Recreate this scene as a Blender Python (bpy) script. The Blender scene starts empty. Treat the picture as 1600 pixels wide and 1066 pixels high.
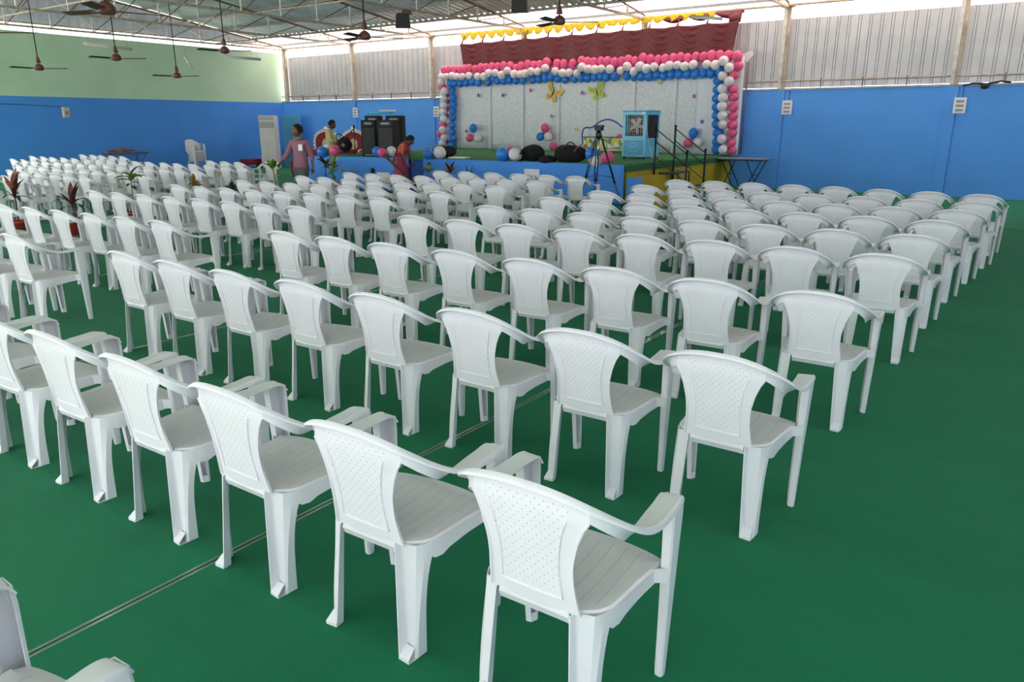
import bpy, bmesh, math, random
from mathutils import Vector, Matrix, Euler
random.seed(7)
SC = bpy.context.scene
COL = SC.collection
R = math.radians

# ------------------------------------------------------------------ camera
cd = bpy.data.cameras.new('camera'); cam = bpy.data.objects.new('camera', cd); COL.objects.link(cam)
cd.sensor_width = 36.0; cd.lens = 36.0*1167/1600; cd.clip_start = .05; cd.clip_end = 300
cam.location = (0, 0, 1.72)
cam.rotation_euler = (R(90) - math.atan(340/1167), 0, R(35.81))
SC.camera = cam
cd.dof.use_dof = False

# ------------------------------------------------------------------ colour management
SC.view_settings.view_transform = 'Standard'; SC.view_settings.look = 'None'
SC.view_settings.gamma = 1; SC.view_settings.use_curve_mapping = False
SC.view_settings.exposure = 1.66

# ------------------------------------------------------------------ daylight
W = bpy.data.worlds.new('sky'); SC.world = W; W.use_nodes = True
nt = W.node_tree; bg = nt.nodes['Background']
bg.inputs[0].default_value = (0.90, 0.955, 1.0, 1); bg.inputs[1].default_value = 1.15

def sun():
    l = bpy.data.lights.new('sun', 'SUN'); l.energy = 5.0; l.angle = R(1.0); l.color = (1, .95, .87)
    o = bpy.data.objects.new('sun', l); COL.objects.link(o)
    o.rotation_euler = Vector((.2, .5, -.85)).to_track_quat('-Z', 'Y').to_euler(); return o
sun()

# ------------------------------------------------------------------ helpers
def lin(c):
    return tuple((x/12.92 if x <= .04045 else ((x+.055)/1.055)**2.4) for x in c)
def hx(s):
    return lin(tuple(int(s[i:i+2], 16)/255 for i in (0, 2, 4)))
def mat(name, col, rough=.5, metal=0, spec=.5, noise=None, bump=None, emit=None, trans=0, alpha=None, coat=0, sss=0):
    """noise=(scale, amount) varies the colour; bump=(scale, strength)"""
    if isinstance(col, str): col = hx(col)
    m = bpy.data.materials.new(name); m.use_nodes = True; n = m.node_tree.nodes; l = m.node_tree.links
    b = n['Principled BSDF']
    b.inputs['Base Color'].default_value = (*col, 1); b.inputs['Roughness'].default_value = rough
    b.inputs['Metallic'].default_value = metal; b.inputs['Specular IOR Level'].default_value = spec
    if coat: b.inputs['Coat Weight'].default_value = coat
    if trans: b.inputs['Transmission Weight'].default_value = trans
    if alpha is not None: b.inputs['Alpha'].default_value = alpha
    if emit: b.inputs['Emission Color'].default_value = (*emit[0], 1); b.inputs['Emission Strength'].default_value = emit[1]
    tc = n.new('ShaderNodeTexCoord')
    if noise:
        t = n.new('ShaderNodeTexNoise'); t.inputs['Scale'].default_value = noise[0]; t.inputs['Detail'].default_value = 4
        l.new(tc.outputs['Object'], t.inputs['Vector'])
        r = n.new('ShaderNodeMapRange'); r.inputs[1].default_value = .3; r.inputs[2].default_value = .7
        r.inputs[3].default_value = 1-noise[1]; r.inputs[4].default_value = 1+noise[1]*.6
        l.new(t.outputs[0], r.inputs[0])
        mx = n.new('ShaderNodeVectorMath'); mx.operation = 'SCALE'; mx.inputs[0].default_value = col
        l.new(r.outputs[0], mx.inputs['Scale']); l.new(mx.outputs[0], b.inputs['Base Color'])
    if bump:
        t = n.new('ShaderNodeTexNoise'); t.inputs['Scale'].default_value = bump[0]; t.inputs['Detail'].default_value = 5
        l.new(tc.outputs['Object'], t.inputs['Vector'])
        bp = n.new('ShaderNodeBump'); bp.inputs['Strength'].default_value = bump[1]; bp.inputs['Distance'].default_value = .01
        l.new(t.outputs[0], bp.inputs['Height']); l.new(bp.outputs[0], b.inputs['Normal'])
    return m

class MB:
    """collects shapes and links them as ONE mesh object"""
    def __init__(s): s.v = []; s.f = []; s.sm = []
    def add(s, v, f, smooth=False):
        o = len(s.v); s.v += [tuple(p) for p in v]; s.f += [tuple(i+o for i in q) for q in f]; s.sm += [smooth]*len(f); return s
    def box(s, x0, x1, y0, y1, z0, z1, M=None):
        v = [Vector((x, y, z)) for x in (x0, x1) for y in (y0, y1) for z in (z0, z1)]
        if M: v = [M @ p for p in v]
        return s.add(v, [(0,1,3,2),(4,6,7,5),(0,4,5,1),(2,3,7,6),(0,2,6,4),(1,5,7,3)])
    def tube(s, pts, r, n=8, cap=True, closed=False):
        pts = [Vector(p) for p in pts]; N = len(pts); rs = r if isinstance(r, (list, tuple)) else [r]*N
        v = []; up = None
        for i, p in enumerate(pts):
            a = pts[(i-1) % N] if (i > 0 or closed) else p; b = pts[(i+1) % N] if (i < N-1 or closed) else p
            t = (b-a).normalized()
            if up is None:
                up = Vector((0, 0, 1)) if abs(t.z) < .9 else Vector((1, 0, 0))
            u = (up - t*up.dot(t)).normalized(); w = t.cross(u); up = u
            for k in range(n):
                q = 2*math.pi*k/n; v.append(p + (u*math.cos(q) + w*math.sin(q))*rs[i])
        f = []
        for i in range(N if closed else N-1):
            j = (i+1) % N
            for k in range(n):
                k2 = (k+1) % n; f.append((i*n+k, i*n+k2, j*n+k2, j*n+k))
        if cap and not closed: f.append(tuple(range(n))[::-1]); f.append(tuple((N-1)*n+k for k in range(n)))
        return s.add(v, f, True)
    def lathe(s, prof, n=20, c=(0, 0, 0), M=None, cap=True):
        v = []; c = Vector(c)
        for r, z in prof:
            for k in range(n):
                q = 2*math.pi*k/n; p = Vector((r*math.cos(q), r*math.sin(q), z))
                v.append((M @ p if M else p) + c)
        f = []
        for i in range(len(prof)-1):
            for k in range(n):
                k2 = (k+1) % n; f.append((i*n+k, i*n+k2, (i+1)*n+k2, (i+1)*n+k))
        if cap: f.append(tuple(range(n))[::-1]); f.append(tuple((len(prof)-1)*n+k for k in range(n)))
        return s.add(v, f, True)
    def grid(s, rows, smooth=True, closeu=False):
        v = [p for r in rows for p in r]; n = len(rows[0]); f = []
        for i in range(len(rows)-1):
            for k in range(n if closeu else n-1):
                k2 = (k+1) % n; f.append((i*n+k, i*n+k2, (i+1)*n+k2, (i+1)*n+k))
        return s.add(v, f, smooth)
    def prism(s, poly, axis, a, b):
        """poly: 2D points; axis 'x','y','z' is the extrusion axis from a to b"""
        def P(p, t):
            return (t, p[0], p[1]) if axis == 'x' else (p[0], t, p[1]) if axis == 'y' else (p[0], p[1], t)
        n = len(poly); v = [P(p, a) for p in poly] + [P(p, b) for p in poly]
        f = [tuple(range(n))[::-1], tuple(range(n, 2*n))] + [(i, (i+1) % n, n+(i+1) % n, n+i) for i in range(n)]
        return s.add(v, f)
    def ell(s, c, r, n=16, m=10, M=None, fn=None):
        rows = []; c = Vector(c)
        for i in range(m+1):
            a = math.pi*i/m; row = []
            for k in range(n):
                q = 2*math.pi*k/n
                p = Vector((math.sin(a)*math.cos(q)*r[0], math.sin(a)*math.sin(q)*r[1], math.cos(a)*r[2]))
                if fn: p = fn(p)
                row.append((M @ p if M else p) + c)
            rows.append(row)
        return s.grid(rows, True, True)
    def mesh(s, name, m=None, bevel=0, seg=2, solid=0, fix=True, subd=0):
        me = bpy.data.meshes.new(name); me.from_pydata(s.v, [], s.f)
        me.polygons.foreach_set('use_smooth', s.sm)
        bm = bmesh.new(); bm.from_mesh(me)
        bmesh.ops.remove_doubles(bm, verts=bm.verts, dist=1e-5)
        if fix: bmesh.ops.recalc_face_normals(bm, faces=bm.faces)
        bm.to_mesh(me); bm.free()
        if m is not None:
            for q in (m if isinstance(m, (list, tuple)) else [m]): me.materials.append(q)
        me['bev'] = bevel; me['seg'] = seg; me['sol'] = solid; me['sub'] = subd
        return me
    def build(s, name, m=None, parent=None, bevel=0, seg=2, solid=0, loc=None, rot=None, fix=True, subd=0):
        o = bpy.data.objects.new(name, s.mesh(name, m, bevel, seg, solid, fix, subd)); COL.objects.link(o)
        if parent: o.parent = parent
        if loc: o.location = loc
        if rot: o.rotation_euler = rot
        if solid:
            q = o.modifiers.new('s', 'SOLIDIFY'); q.thickness = solid; q.offset = 0
        if bevel:
            q = o.modifiers.new('b', 'BEVEL'); q.width = bevel; q.segments = seg; q.limit_method = 'ANGLE'; q.angle_limit = R(40)
        if subd:
            q = o.modifiers.new('u', 'SUBSURF'); q.levels = q.render_levels = subd
        return o
def tag(o, label=None, cat=None, group=None, kind=None):
    if label: o['label'] = label
    if cat: o['category'] = cat
    if group: o['group'] = group
    if kind: o['kind'] = kind
    return o
def thing(name, label, cat, loc=(0, 0, 0), rz=0, group=None):
    o = bpy.data.objects.new(name, None); o.empty_display_size = .1; COL.objects.link(o)
    o.location = loc; o.rotation_euler = (0, 0, rz); return tag(o, label, cat, group)
def struct(o): o['kind'] = 'structure'; return o
def copy_tree(o, parent=None):
    c = o.copy(); COL.objects.link(c); c.parent = parent
    for ch in list(KIDS.get(o.name, [])): copy_tree(ch, c)
    return c
KIDS = {}
def note_kids(root):
    for ob in COL.objects:
        if ob.parent: KIDS.setdefault(ob.parent.name, [])
    for ob in COL.objects:
        if ob.parent and ob not in KIDS[ob.parent.name]: KIDS[ob.parent.name].append(ob)
def smoothstep(a, b, x):
    t = max(0, min(1, (x-a)/(b-a))); return t*t*(3-2*t)
def lerp(a, b, t): return a+(b-a)*t
def interp(tab, x):
    if x <= tab[0][0]: return tab[0][1]
    for (a, u), (b, v) in zip(tab, tab[1:]):
        if x <= b: return u+(v-u)*(x-a)/(b-a)
    return tab[-1][1]
def catmull(P, n):
    P = [Vector(p) for p in P]; Q = [2*P[0]-P[1]]+P+[2*P[-1]-P[-2]]; out = []
    for i in range(1, len(Q)-2):
        for k in range(n):
            t = k/n; a, b, c, d = Q[i-1:i+3]
            out.append(.5*((2*b)+(c-a)*t+(2*a-5*b+4*c-d)*t*t+(3*b-a-3*c+d)*t**3))
    out.append(P[-1]); return out
# ------------------------------------------------------------------ the moulded plastic armchair
def plastic(name, kind):
    m = mat(name, (.80, .83, .83), .33, spec=.5, sss=0); n = m.node_tree.nodes; l = m.node_tree.links; b = n['Principled BSDF']
    tc = n.new('ShaderNodeTexCoord'); uv = n.new('ShaderNodeSeparateXYZ'); l.new(tc.outputs['Object'], uv.inputs[0])
    def M(op, a, b_=None, c=None):
        q = n.new('ShaderNodeMath'); q.operation = op
        for i, x in enumerate((a, b_, c)):
            if x is None: continue
            if isinstance(x, (int, float)): q.inputs[i].default_value = x
            else: l.new(x, q.inputs[i])
        return q.outputs[0]
    # light grime, in object space so that every chair has the same moulding and wear
    oi = n.new('ShaderNodeObjectInfo')
    t = n.new('ShaderNodeTexNoise'); t.inputs['Scale'].default_value = 9; t.inputs['Detail'].default_value = 4; t.noise_dimensions = '4D'
    l.new(tc.outputs['Object'], t.inputs['Vector']); l.new(M('MULTIPLY', oi.outputs['Random'], 40), t.inputs['W'])
    g = M('MULTIPLY_ADD', t.outputs[0], .12, .93)
    if kind == 'back':
        # staggered dimples on the recessed panel, their shade painted as dark dots
        px = M('DIVIDE', uv.outputs[0], .028); pz = M('DIVIDE', uv.outputs[2], .0145)
        row = M('FLOOR', pz); odd = M('MULTIPLY', M('MODULO', row, 2), .5)
        fx = M('SUBTRACT', M('FRACT', M('ADD', M('ADD', px, 50.25), odd)), .5); fz = M('SUBTRACT', M('FRACT', pz), .5)
        d = M('SQRT', M('ADD', M('POWER', M('MULTIPLY', fx, .028), 2), M('POWER', M('MULTIPLY', fz, .0145), 2)))
        hole = M('LESS_THAN', d, .0022)
        wz = M('MULTIPLY_ADD', M('POWER', M('SUBTRACT', uv.outputs[2], .46), 2), .62, .088)
        inside = M('MULTIPLY', M('LESS_THAN', M('ABSOLUTE', uv.outputs[0]), wz), M('MULTIPLY', M('GREATER_THAN', uv.outputs[2], .47), M('LESS_THAN', uv.outputs[2], .772)))
        hole = M('MULTIPLY', hole, inside)
        g = M('MULTIPLY', g, M('MULTIPLY_ADD', hole, -.4, 1))
    if kind == 'seat':
        fx = M('ABSOLUTE', M('SUBTRACT', M('FRACT', M('ADD', M('DIVIDE', uv.outputs[0], .048), 20.0)), .5))
        gr = M('MULTIPLY', M('LESS_THAN', fx, .035), M('GREATER_THAN', uv.outputs[2], .385))
        gr = M('MULTIPLY', gr, M('MULTIPLY', M('LESS_THAN', M('ABSOLUTE', uv.outputs[0]), .19), M('MULTIPLY', M('GREATER_THAN', uv.outputs[1], .085), M('LESS_THAN', uv.outputs[1], .40))))
        g = M('MULTIPLY', g, M('MULTIPLY_ADD', gr, -.22, 1))
        # dusty scuffs on the seat
        t2 = n.new('ShaderNodeTexNoise'); t2.inputs['Scale'].default_value = 14; t2.inputs['Detail'].default_value = 6; t2.noise_dimensions = '4D'
        mp = n.new('ShaderNodeMapping'); mp.inputs['Scale'].default_value = (1, .25, 1); l.new(tc.outputs['Object'], mp.inputs[0])
        l.new(mp.outputs[0], t2.inputs['Vector']); l.new(M('MULTIPLY', oi.outputs['Random'], 90), t2.inputs['W'])
        g = M('MULTIPLY', g, M('MULTIPLY_ADD', t2.outputs[0], -.22, 1.03))
    sc = n.new('ShaderNodeVectorMath'); sc.operation = 'SCALE'; sc.inputs[0].default_value = CHAIR_COL[kind]
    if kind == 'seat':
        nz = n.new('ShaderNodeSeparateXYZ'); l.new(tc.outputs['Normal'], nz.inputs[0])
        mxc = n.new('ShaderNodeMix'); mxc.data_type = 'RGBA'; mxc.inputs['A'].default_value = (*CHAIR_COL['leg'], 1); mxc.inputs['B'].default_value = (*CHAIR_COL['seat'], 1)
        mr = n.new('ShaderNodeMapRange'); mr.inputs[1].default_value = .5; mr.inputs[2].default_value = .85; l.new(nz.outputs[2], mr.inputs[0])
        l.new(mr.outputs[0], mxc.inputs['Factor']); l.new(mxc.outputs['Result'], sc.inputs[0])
    l.new(g, sc.inputs['Scale']); l.new(sc.outputs[0], b.inputs['Base Color'])
    return m
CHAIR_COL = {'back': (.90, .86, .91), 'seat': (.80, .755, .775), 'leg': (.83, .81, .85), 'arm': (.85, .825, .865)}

def chair_meshes():
    """one full chair surface, thickened and then split into its parts"""
    V = []; F = []; TAG = []
    def grid(rows, t):
        o = len(V); n = len(rows[0])
        for r in rows: V.extend([Vector(p) for p in r])
        for i in range(len(rows)-1):
            for k in range(n-1):
                F.append((o+i*n+k, o+i*n+k+1, o+(i+1)*n+k+1, o+(i+1)*n+k)); TAG.append(t)
    # plan curve of the back and arms: s>=0 is the right half
    top = catmull([(0, -.045, .815), (.07, -.044, .813), (.145, -.034, .799), (.215, -.006, .768), (.262, .048, .722), (.281, .11, .682),
                   (.288, .18, .656), (.290, .25, .648), (.288, .32, .650), (.284, .375, .653), (.281, .408, .645), (.280, .426, .620)], 3)
    N = len(top)-1
    S = [0]
    for a, b in zip(top, top[1:]): S.append(S[-1]+(b-a).length)
    L = S[-1]
    i1 = min(range(N+1), key=lambda i: abs(top[i].x-.185))
    def section(i):
        """points from the lower inner edge over the rolled lip, for the right half"""
        p = top[i]; a = top[max(i-1, 0)]; b = top[min(i+1, N)]
        if i > N-4: a = top[N-6]; b = top[N-4]
        t = (b-a); t.z = 0; t.normalize(); n = Vector((t.y, -t.x, 0))        # outward, horizontal
        if i == 0: n = Vector((0, -1, 0))
        u = S[i]/L
        k = smoothstep(.34, .78, u)
        w = interp([(0, .085), (.16, .078), (.27, .058), (.4, .060), (.5, .066), (.7, .060), (1, .060)], u)
        ang = lerp(R(-98), R(-176), k)                       # direction of the flat face from the top edge, in the (n, z) plane
        d = n*math.cos(ang) + Vector((0, 0, 1))*math.sin(ang)
        lip = lerp(.022, .012, k)*(1-smoothstep(.93, 1, u)); dr = lerp(.012, .016, k)*(1-smoothstep(.93, 1, u))
        q = []
        for j in range(5): q.append(p + d*(w*(1-j/5)) + n*(-.006*math.sin(math.pi*j/5)*(1-k)))
        q.append(p + d*.006 + Vector((0, 0, -.001)))
        q.append(p + n*lip*.35 + Vector((0, 0, .0015)))
        q.append(p + n*lip*.8 + Vector((0, 0, -.002)))
        q.append(p + n*lip + Vector((0, 0, -dr*.5)))
        q.append(p + n*lip*1.02 + Vector((0, 0, -dr)))
        return q
    secs = [section(i) for i in range(N+1)]
    mir = lambda p: Vector((-p.x, p.y, p.z))
    both = [[mir(p) for p in s] for s in secs[i1:0:-1]] + secs[:i1+1]
    grid(both, 0)
    grid(secs[i1:], 1)
    grid([[mir(p) for p in s] for s in reversed(secs[i1:])], 2)
    # panel below the crest: columns follow the lower edge of the band
    low = [s[0] for s in both]; nb = len(low)-1
    rows = []; NR = 12
    for r in range(NR+1):
        v = r/NR; row = []
        for c, p in enumerate(low):
            u = 2*c/nb-1
            zb = .402; z = lerp(zb, p.z, v)
            hw = interp([(0, .150), (.15, .142), (.35, .135), (.55, .137), (.75, .152), (.9, .170), (1, abs(low[-1].x))], v)
            x = u*hw if v < 1 else p.x
            if v < 1: x = lerp(u*hw, p.x*hw/abs(low[-1].x), .5+.5*v)
            yb = .018; y = lerp(yb, low[nb//2].y, v**.9) + (p.y-low[nb//2].y)*(x/p.x)**2*1.0 if abs(p.x) > 1e-6 else lerp(yb, low[nb//2].y, v**.9)
            if v == 1: y = p.y
            row.append(Vector((x, y, z)))
        rows.append(row)
    grid(rows, 0)
    # flange along the panel's side edges, turned back
    for e, sgn in ((0, -1), (-1, 1)):
        ed = [r[e] for r in rows]
        fl = [[p, p + Vector((sgn*.003, -.006, 0)), p + Vector((sgn*.004, -.013*(1-.5*i/NR), 0))] for i, p in enumerate(ed)]
        grid(fl, 0)
    # seat
    NS = 14; NT = 12; sr = []
    def sw(t): return interp([(0, .140), (.04, .165), (.09, .188), (.16, .203), (.3, .210), (.5, .217), (.85, .235), (1, .232)], t)
    for i in range(NT+1):
        t = i/NT; y = lerp(.042, .445, t); row = []
        for c in range(NS+1):
            u = 2*c/NS-1; x = u*sw(t)
            z = .412 + .012*t - .016*(1-u*u)*math.sin(math.pi*min(1, t*1.05)) - .018*smoothstep(.86, 1, t) - .004*u**8
            yy = y - (.03*u*u if t > .9 else 0) + .0
            row.append(Vector((x, yy, z)))
        sr.append(row)
    grid(sr, 3)
    fr = sr[-1]
    grid([fr, [p+Vector((0, .006, -.008)) for p in fr], [p+Vector((0, .007, -.035)) for p in fr]], 3)
    # side aprons: arch between rear and front leg
    for sgn in (1, -1):
        e = [r[-1 if sgn > 0 else 0] for r in sr]; rw = []
        for i, p in enumerate(e):
            t = i/NT; h = interp([(0, .03), (.12, .05), (.2, .085), (.3, .064), (.6, .052), (.85, .05), (1, .05)], t)
            rw.append([p, p+Vector((sgn*.006, 0, -.006)), p+Vector((sgn*.008, 0, -h*.5)), p+Vector((sgn*.009, 0, -h))])
        grid(rw, 3)
    bk = sr[0]
    grid([[p+Vector((0, 0, .0)), p+Vector((0, -.022, -.004)), p+Vector((0, -.026, -.018)), p+Vector((0, -.016, -.042))] for p in bk[1:-1]], 3)
    # rear legs: channels open to the rear
    for sgn, tg in ((1, 4), (-1, 5)):
        rw = []
        TOPS = [(.127, .008), (.132, .031), (.138, .037), (.186, .048), (.203, .078), (.208, .128)]
        BOTS = [(.150, -.020), (.154, .015), (.159, .020), (.193, .012), (.200, .020), (.202, .060)]
        for i in range(11):
            v = i/10; z = .405*(1-v); row = []
            for j, (p, q) in enumerate(zip(TOPS, BOTS)):
                x = lerp(p[0], q[0], v); y = lerp(p[1], q[1], v if j < 4 else 1-(1-v)**(1.6 if j == 4 else 4))
                if j == 5: y = lerp(y, y+.012, 0)
                row.append(Vector((sgn*x, y, z)))
            rw.append(row)
        grid(rw, tg)
        q = rw[-1]; o = len(V)                                   # foot plate
        pl = [q[0], q[1], q[2], q[3], q[4], q[5], q[5]+Vector((0, -.045, 0)), q[4]+Vector((-sgn*.003, -.044, 0))]
        V.extend(pl); F.append(tuple(range(o, o+8))); TAG.append(tg)
        r2 = rw[-2]; o = len(V)                                  # sloping lug that closes the foot behind
        V.extend([q[0], q[4]+Vector((-sgn*.003, -.044, 0)), q[3]+Vector((0, 0, .040)), q[1]+Vector((0, 0, .040)), q[0]+Vector((0, 0, .012)), q[4]+Vector((-sgn*.003, -.044, .012))])
        F.append((o, o+1, o+5, o+4)); TAG.append(tg); F.append((o+4, o+5, o+2, o+3)); TAG.append(tg)
    # front legs: L channels, outer face to the side
    for sgn, tg in ((1, 6), (-1, 7)):
        rw = []
        for i in range(13):
            v = i/12; z = lerp(.640, 0, v)
            xo = lerp(.288, .264, v**.9); yf = lerp(.424, .420, v) ; ds = lerp(.082, .036, v**.85); df = lerp(.058, .030, v**.7)
            if i == 0: yf -= .006; ds -= .01
            sec = [(xo-lerp(.034, .022, v), yf-ds+.004), (xo-.004, yf-ds), (xo, yf-ds+.006), (xo+.001, yf-.5*ds), (xo, yf-.008), (xo-.007, yf), (xo-df, yf-.002), (xo-df-.002, yf-.010)]
            rw.append([Vector((sgn*a, b, z)) for a, b in sec])
        grid(rw, tg)
        q = rw[-1]; o = len(V)
        V.extend([q[0], q[1], q[4], q[5], q[6], q[7]]); F.append(tuple(range(o, o+6))); TAG.append(tg)
        o = len(V); V.extend([q[7], q[0], q[0]+Vector((0, 0, .035)), q[7]+Vector((0, 0, .035))]); F.append((o, o+1, o+2, o+3)); TAG.append(tg)
        # web joining seat corner and leg
        a = rw[4]; zz = [.42, .36]
        grid([[Vector((sgn*.228, .33, z)), Vector((sgn*.25, .345, z)), Vector((sgn*.276, .36, z))] for z in (.418, .40, .37)], 3)
    me = bpy.data.meshes.new('tmp'); me.from_pydata([tuple(p) for p in V], [], F)
    for i in range(8): me.materials.append(None)
    me.polygons.foreach_set('material_index', TAG); me.polygons.foreach_set('use_smooth', [True]*len(F))
    bm = bmesh.new(); bm.from_mesh(me); bmesh.ops.remove_doubles(bm, verts=bm.verts, dist=2e-4)
    bmesh.ops.recalc_face_normals(bm, faces=bm.faces); bm.to_mesh(me); bm.free()
    ob = bpy.data.objects.new('tmp', me); COL.objects.link(ob)
    sm = ob.modifiers.new('s', 'SOLIDIFY'); sm.thickness = .0045; sm.offset = 0; sm.use_rim = True
    bpy.context.view_layer.update()
    full = bpy.data.meshes.new_from_object(ob.evaluated_get(bpy.context.evaluated_depsgraph_get()))
    bpy.data.objects.remove(ob)
    vn = [Vector(v.vector) for v in full.vertex_normals]
    names = ['backrest', 'armrest', 'armrest', 'seat', 'leg', 'leg', 'leg', 'leg']
    mats = [MAT['ch_back'], MAT['ch_arm'], MAT['ch_arm'], MAT['ch_seat']] + [MAT['ch_leg']]*4
    out = []
    for t in range(8):
        polys = [p for p in full.polygons if p.material_index == t]
        mp = {}; vs = []; fs = []; ns = []
        for p in polys:
            q = []
            for vi in p.vertices:
                if vi not in mp: mp[vi] = len(vs); vs.append(full.vertices[vi].co[:])
                q.append(mp[vi])
            fs.append(q)
        inv = {b: a for a, b in mp.items()}
        m2 = bpy.data.meshes.new(names[t])
        # raised rib around the recessed panel, part of the backrest
        m2.from_pydata(vs, [], fs); m2.polygons.foreach_set('use_smooth', [True]*len(fs))
        m2.set_sharp_from_angle(angle=R(26))
        m2.materials.append(mats[t]); out.append((names[t], m2))
    # rib tube appended to the backrest
    rib = MB(); P = []
    def backpt(u, v):
        c = (u+1)/2*nb; i = min(int(c), nb-1); fc = c-i; r = v*NR; j = min(int(r), NR-1); g = r-j
        return (rows[j][i]*(1-fc)+rows[j][i+1]*fc)*(1-g) + (rows[j+1][i]*(1-fc)+rows[j+1][i+1]*fc)*g
    uv = [(lerp(-.72, .72, k/10), .15) for k in range(11)] + [(lerp(.72, .70, k/10), lerp(.15, .96, k/10)) for k in range(1, 11)]
    left = [(-a, b) for a, b in reversed(uv[11:])]
    for path in (left + uv,):
        P = [backpt(a, b)+Vector((0, -.0035, 0)) for a, b in path]
        rib.tube(P, .0033, 6)
    ribm = rib.mesh('rib')
    bm = bmesh.new(); bm.from_mesh(out[0][1]); bm.from_mesh(ribm); bm.to_mesh(out[0][1]); bm.free()
    return out

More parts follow.
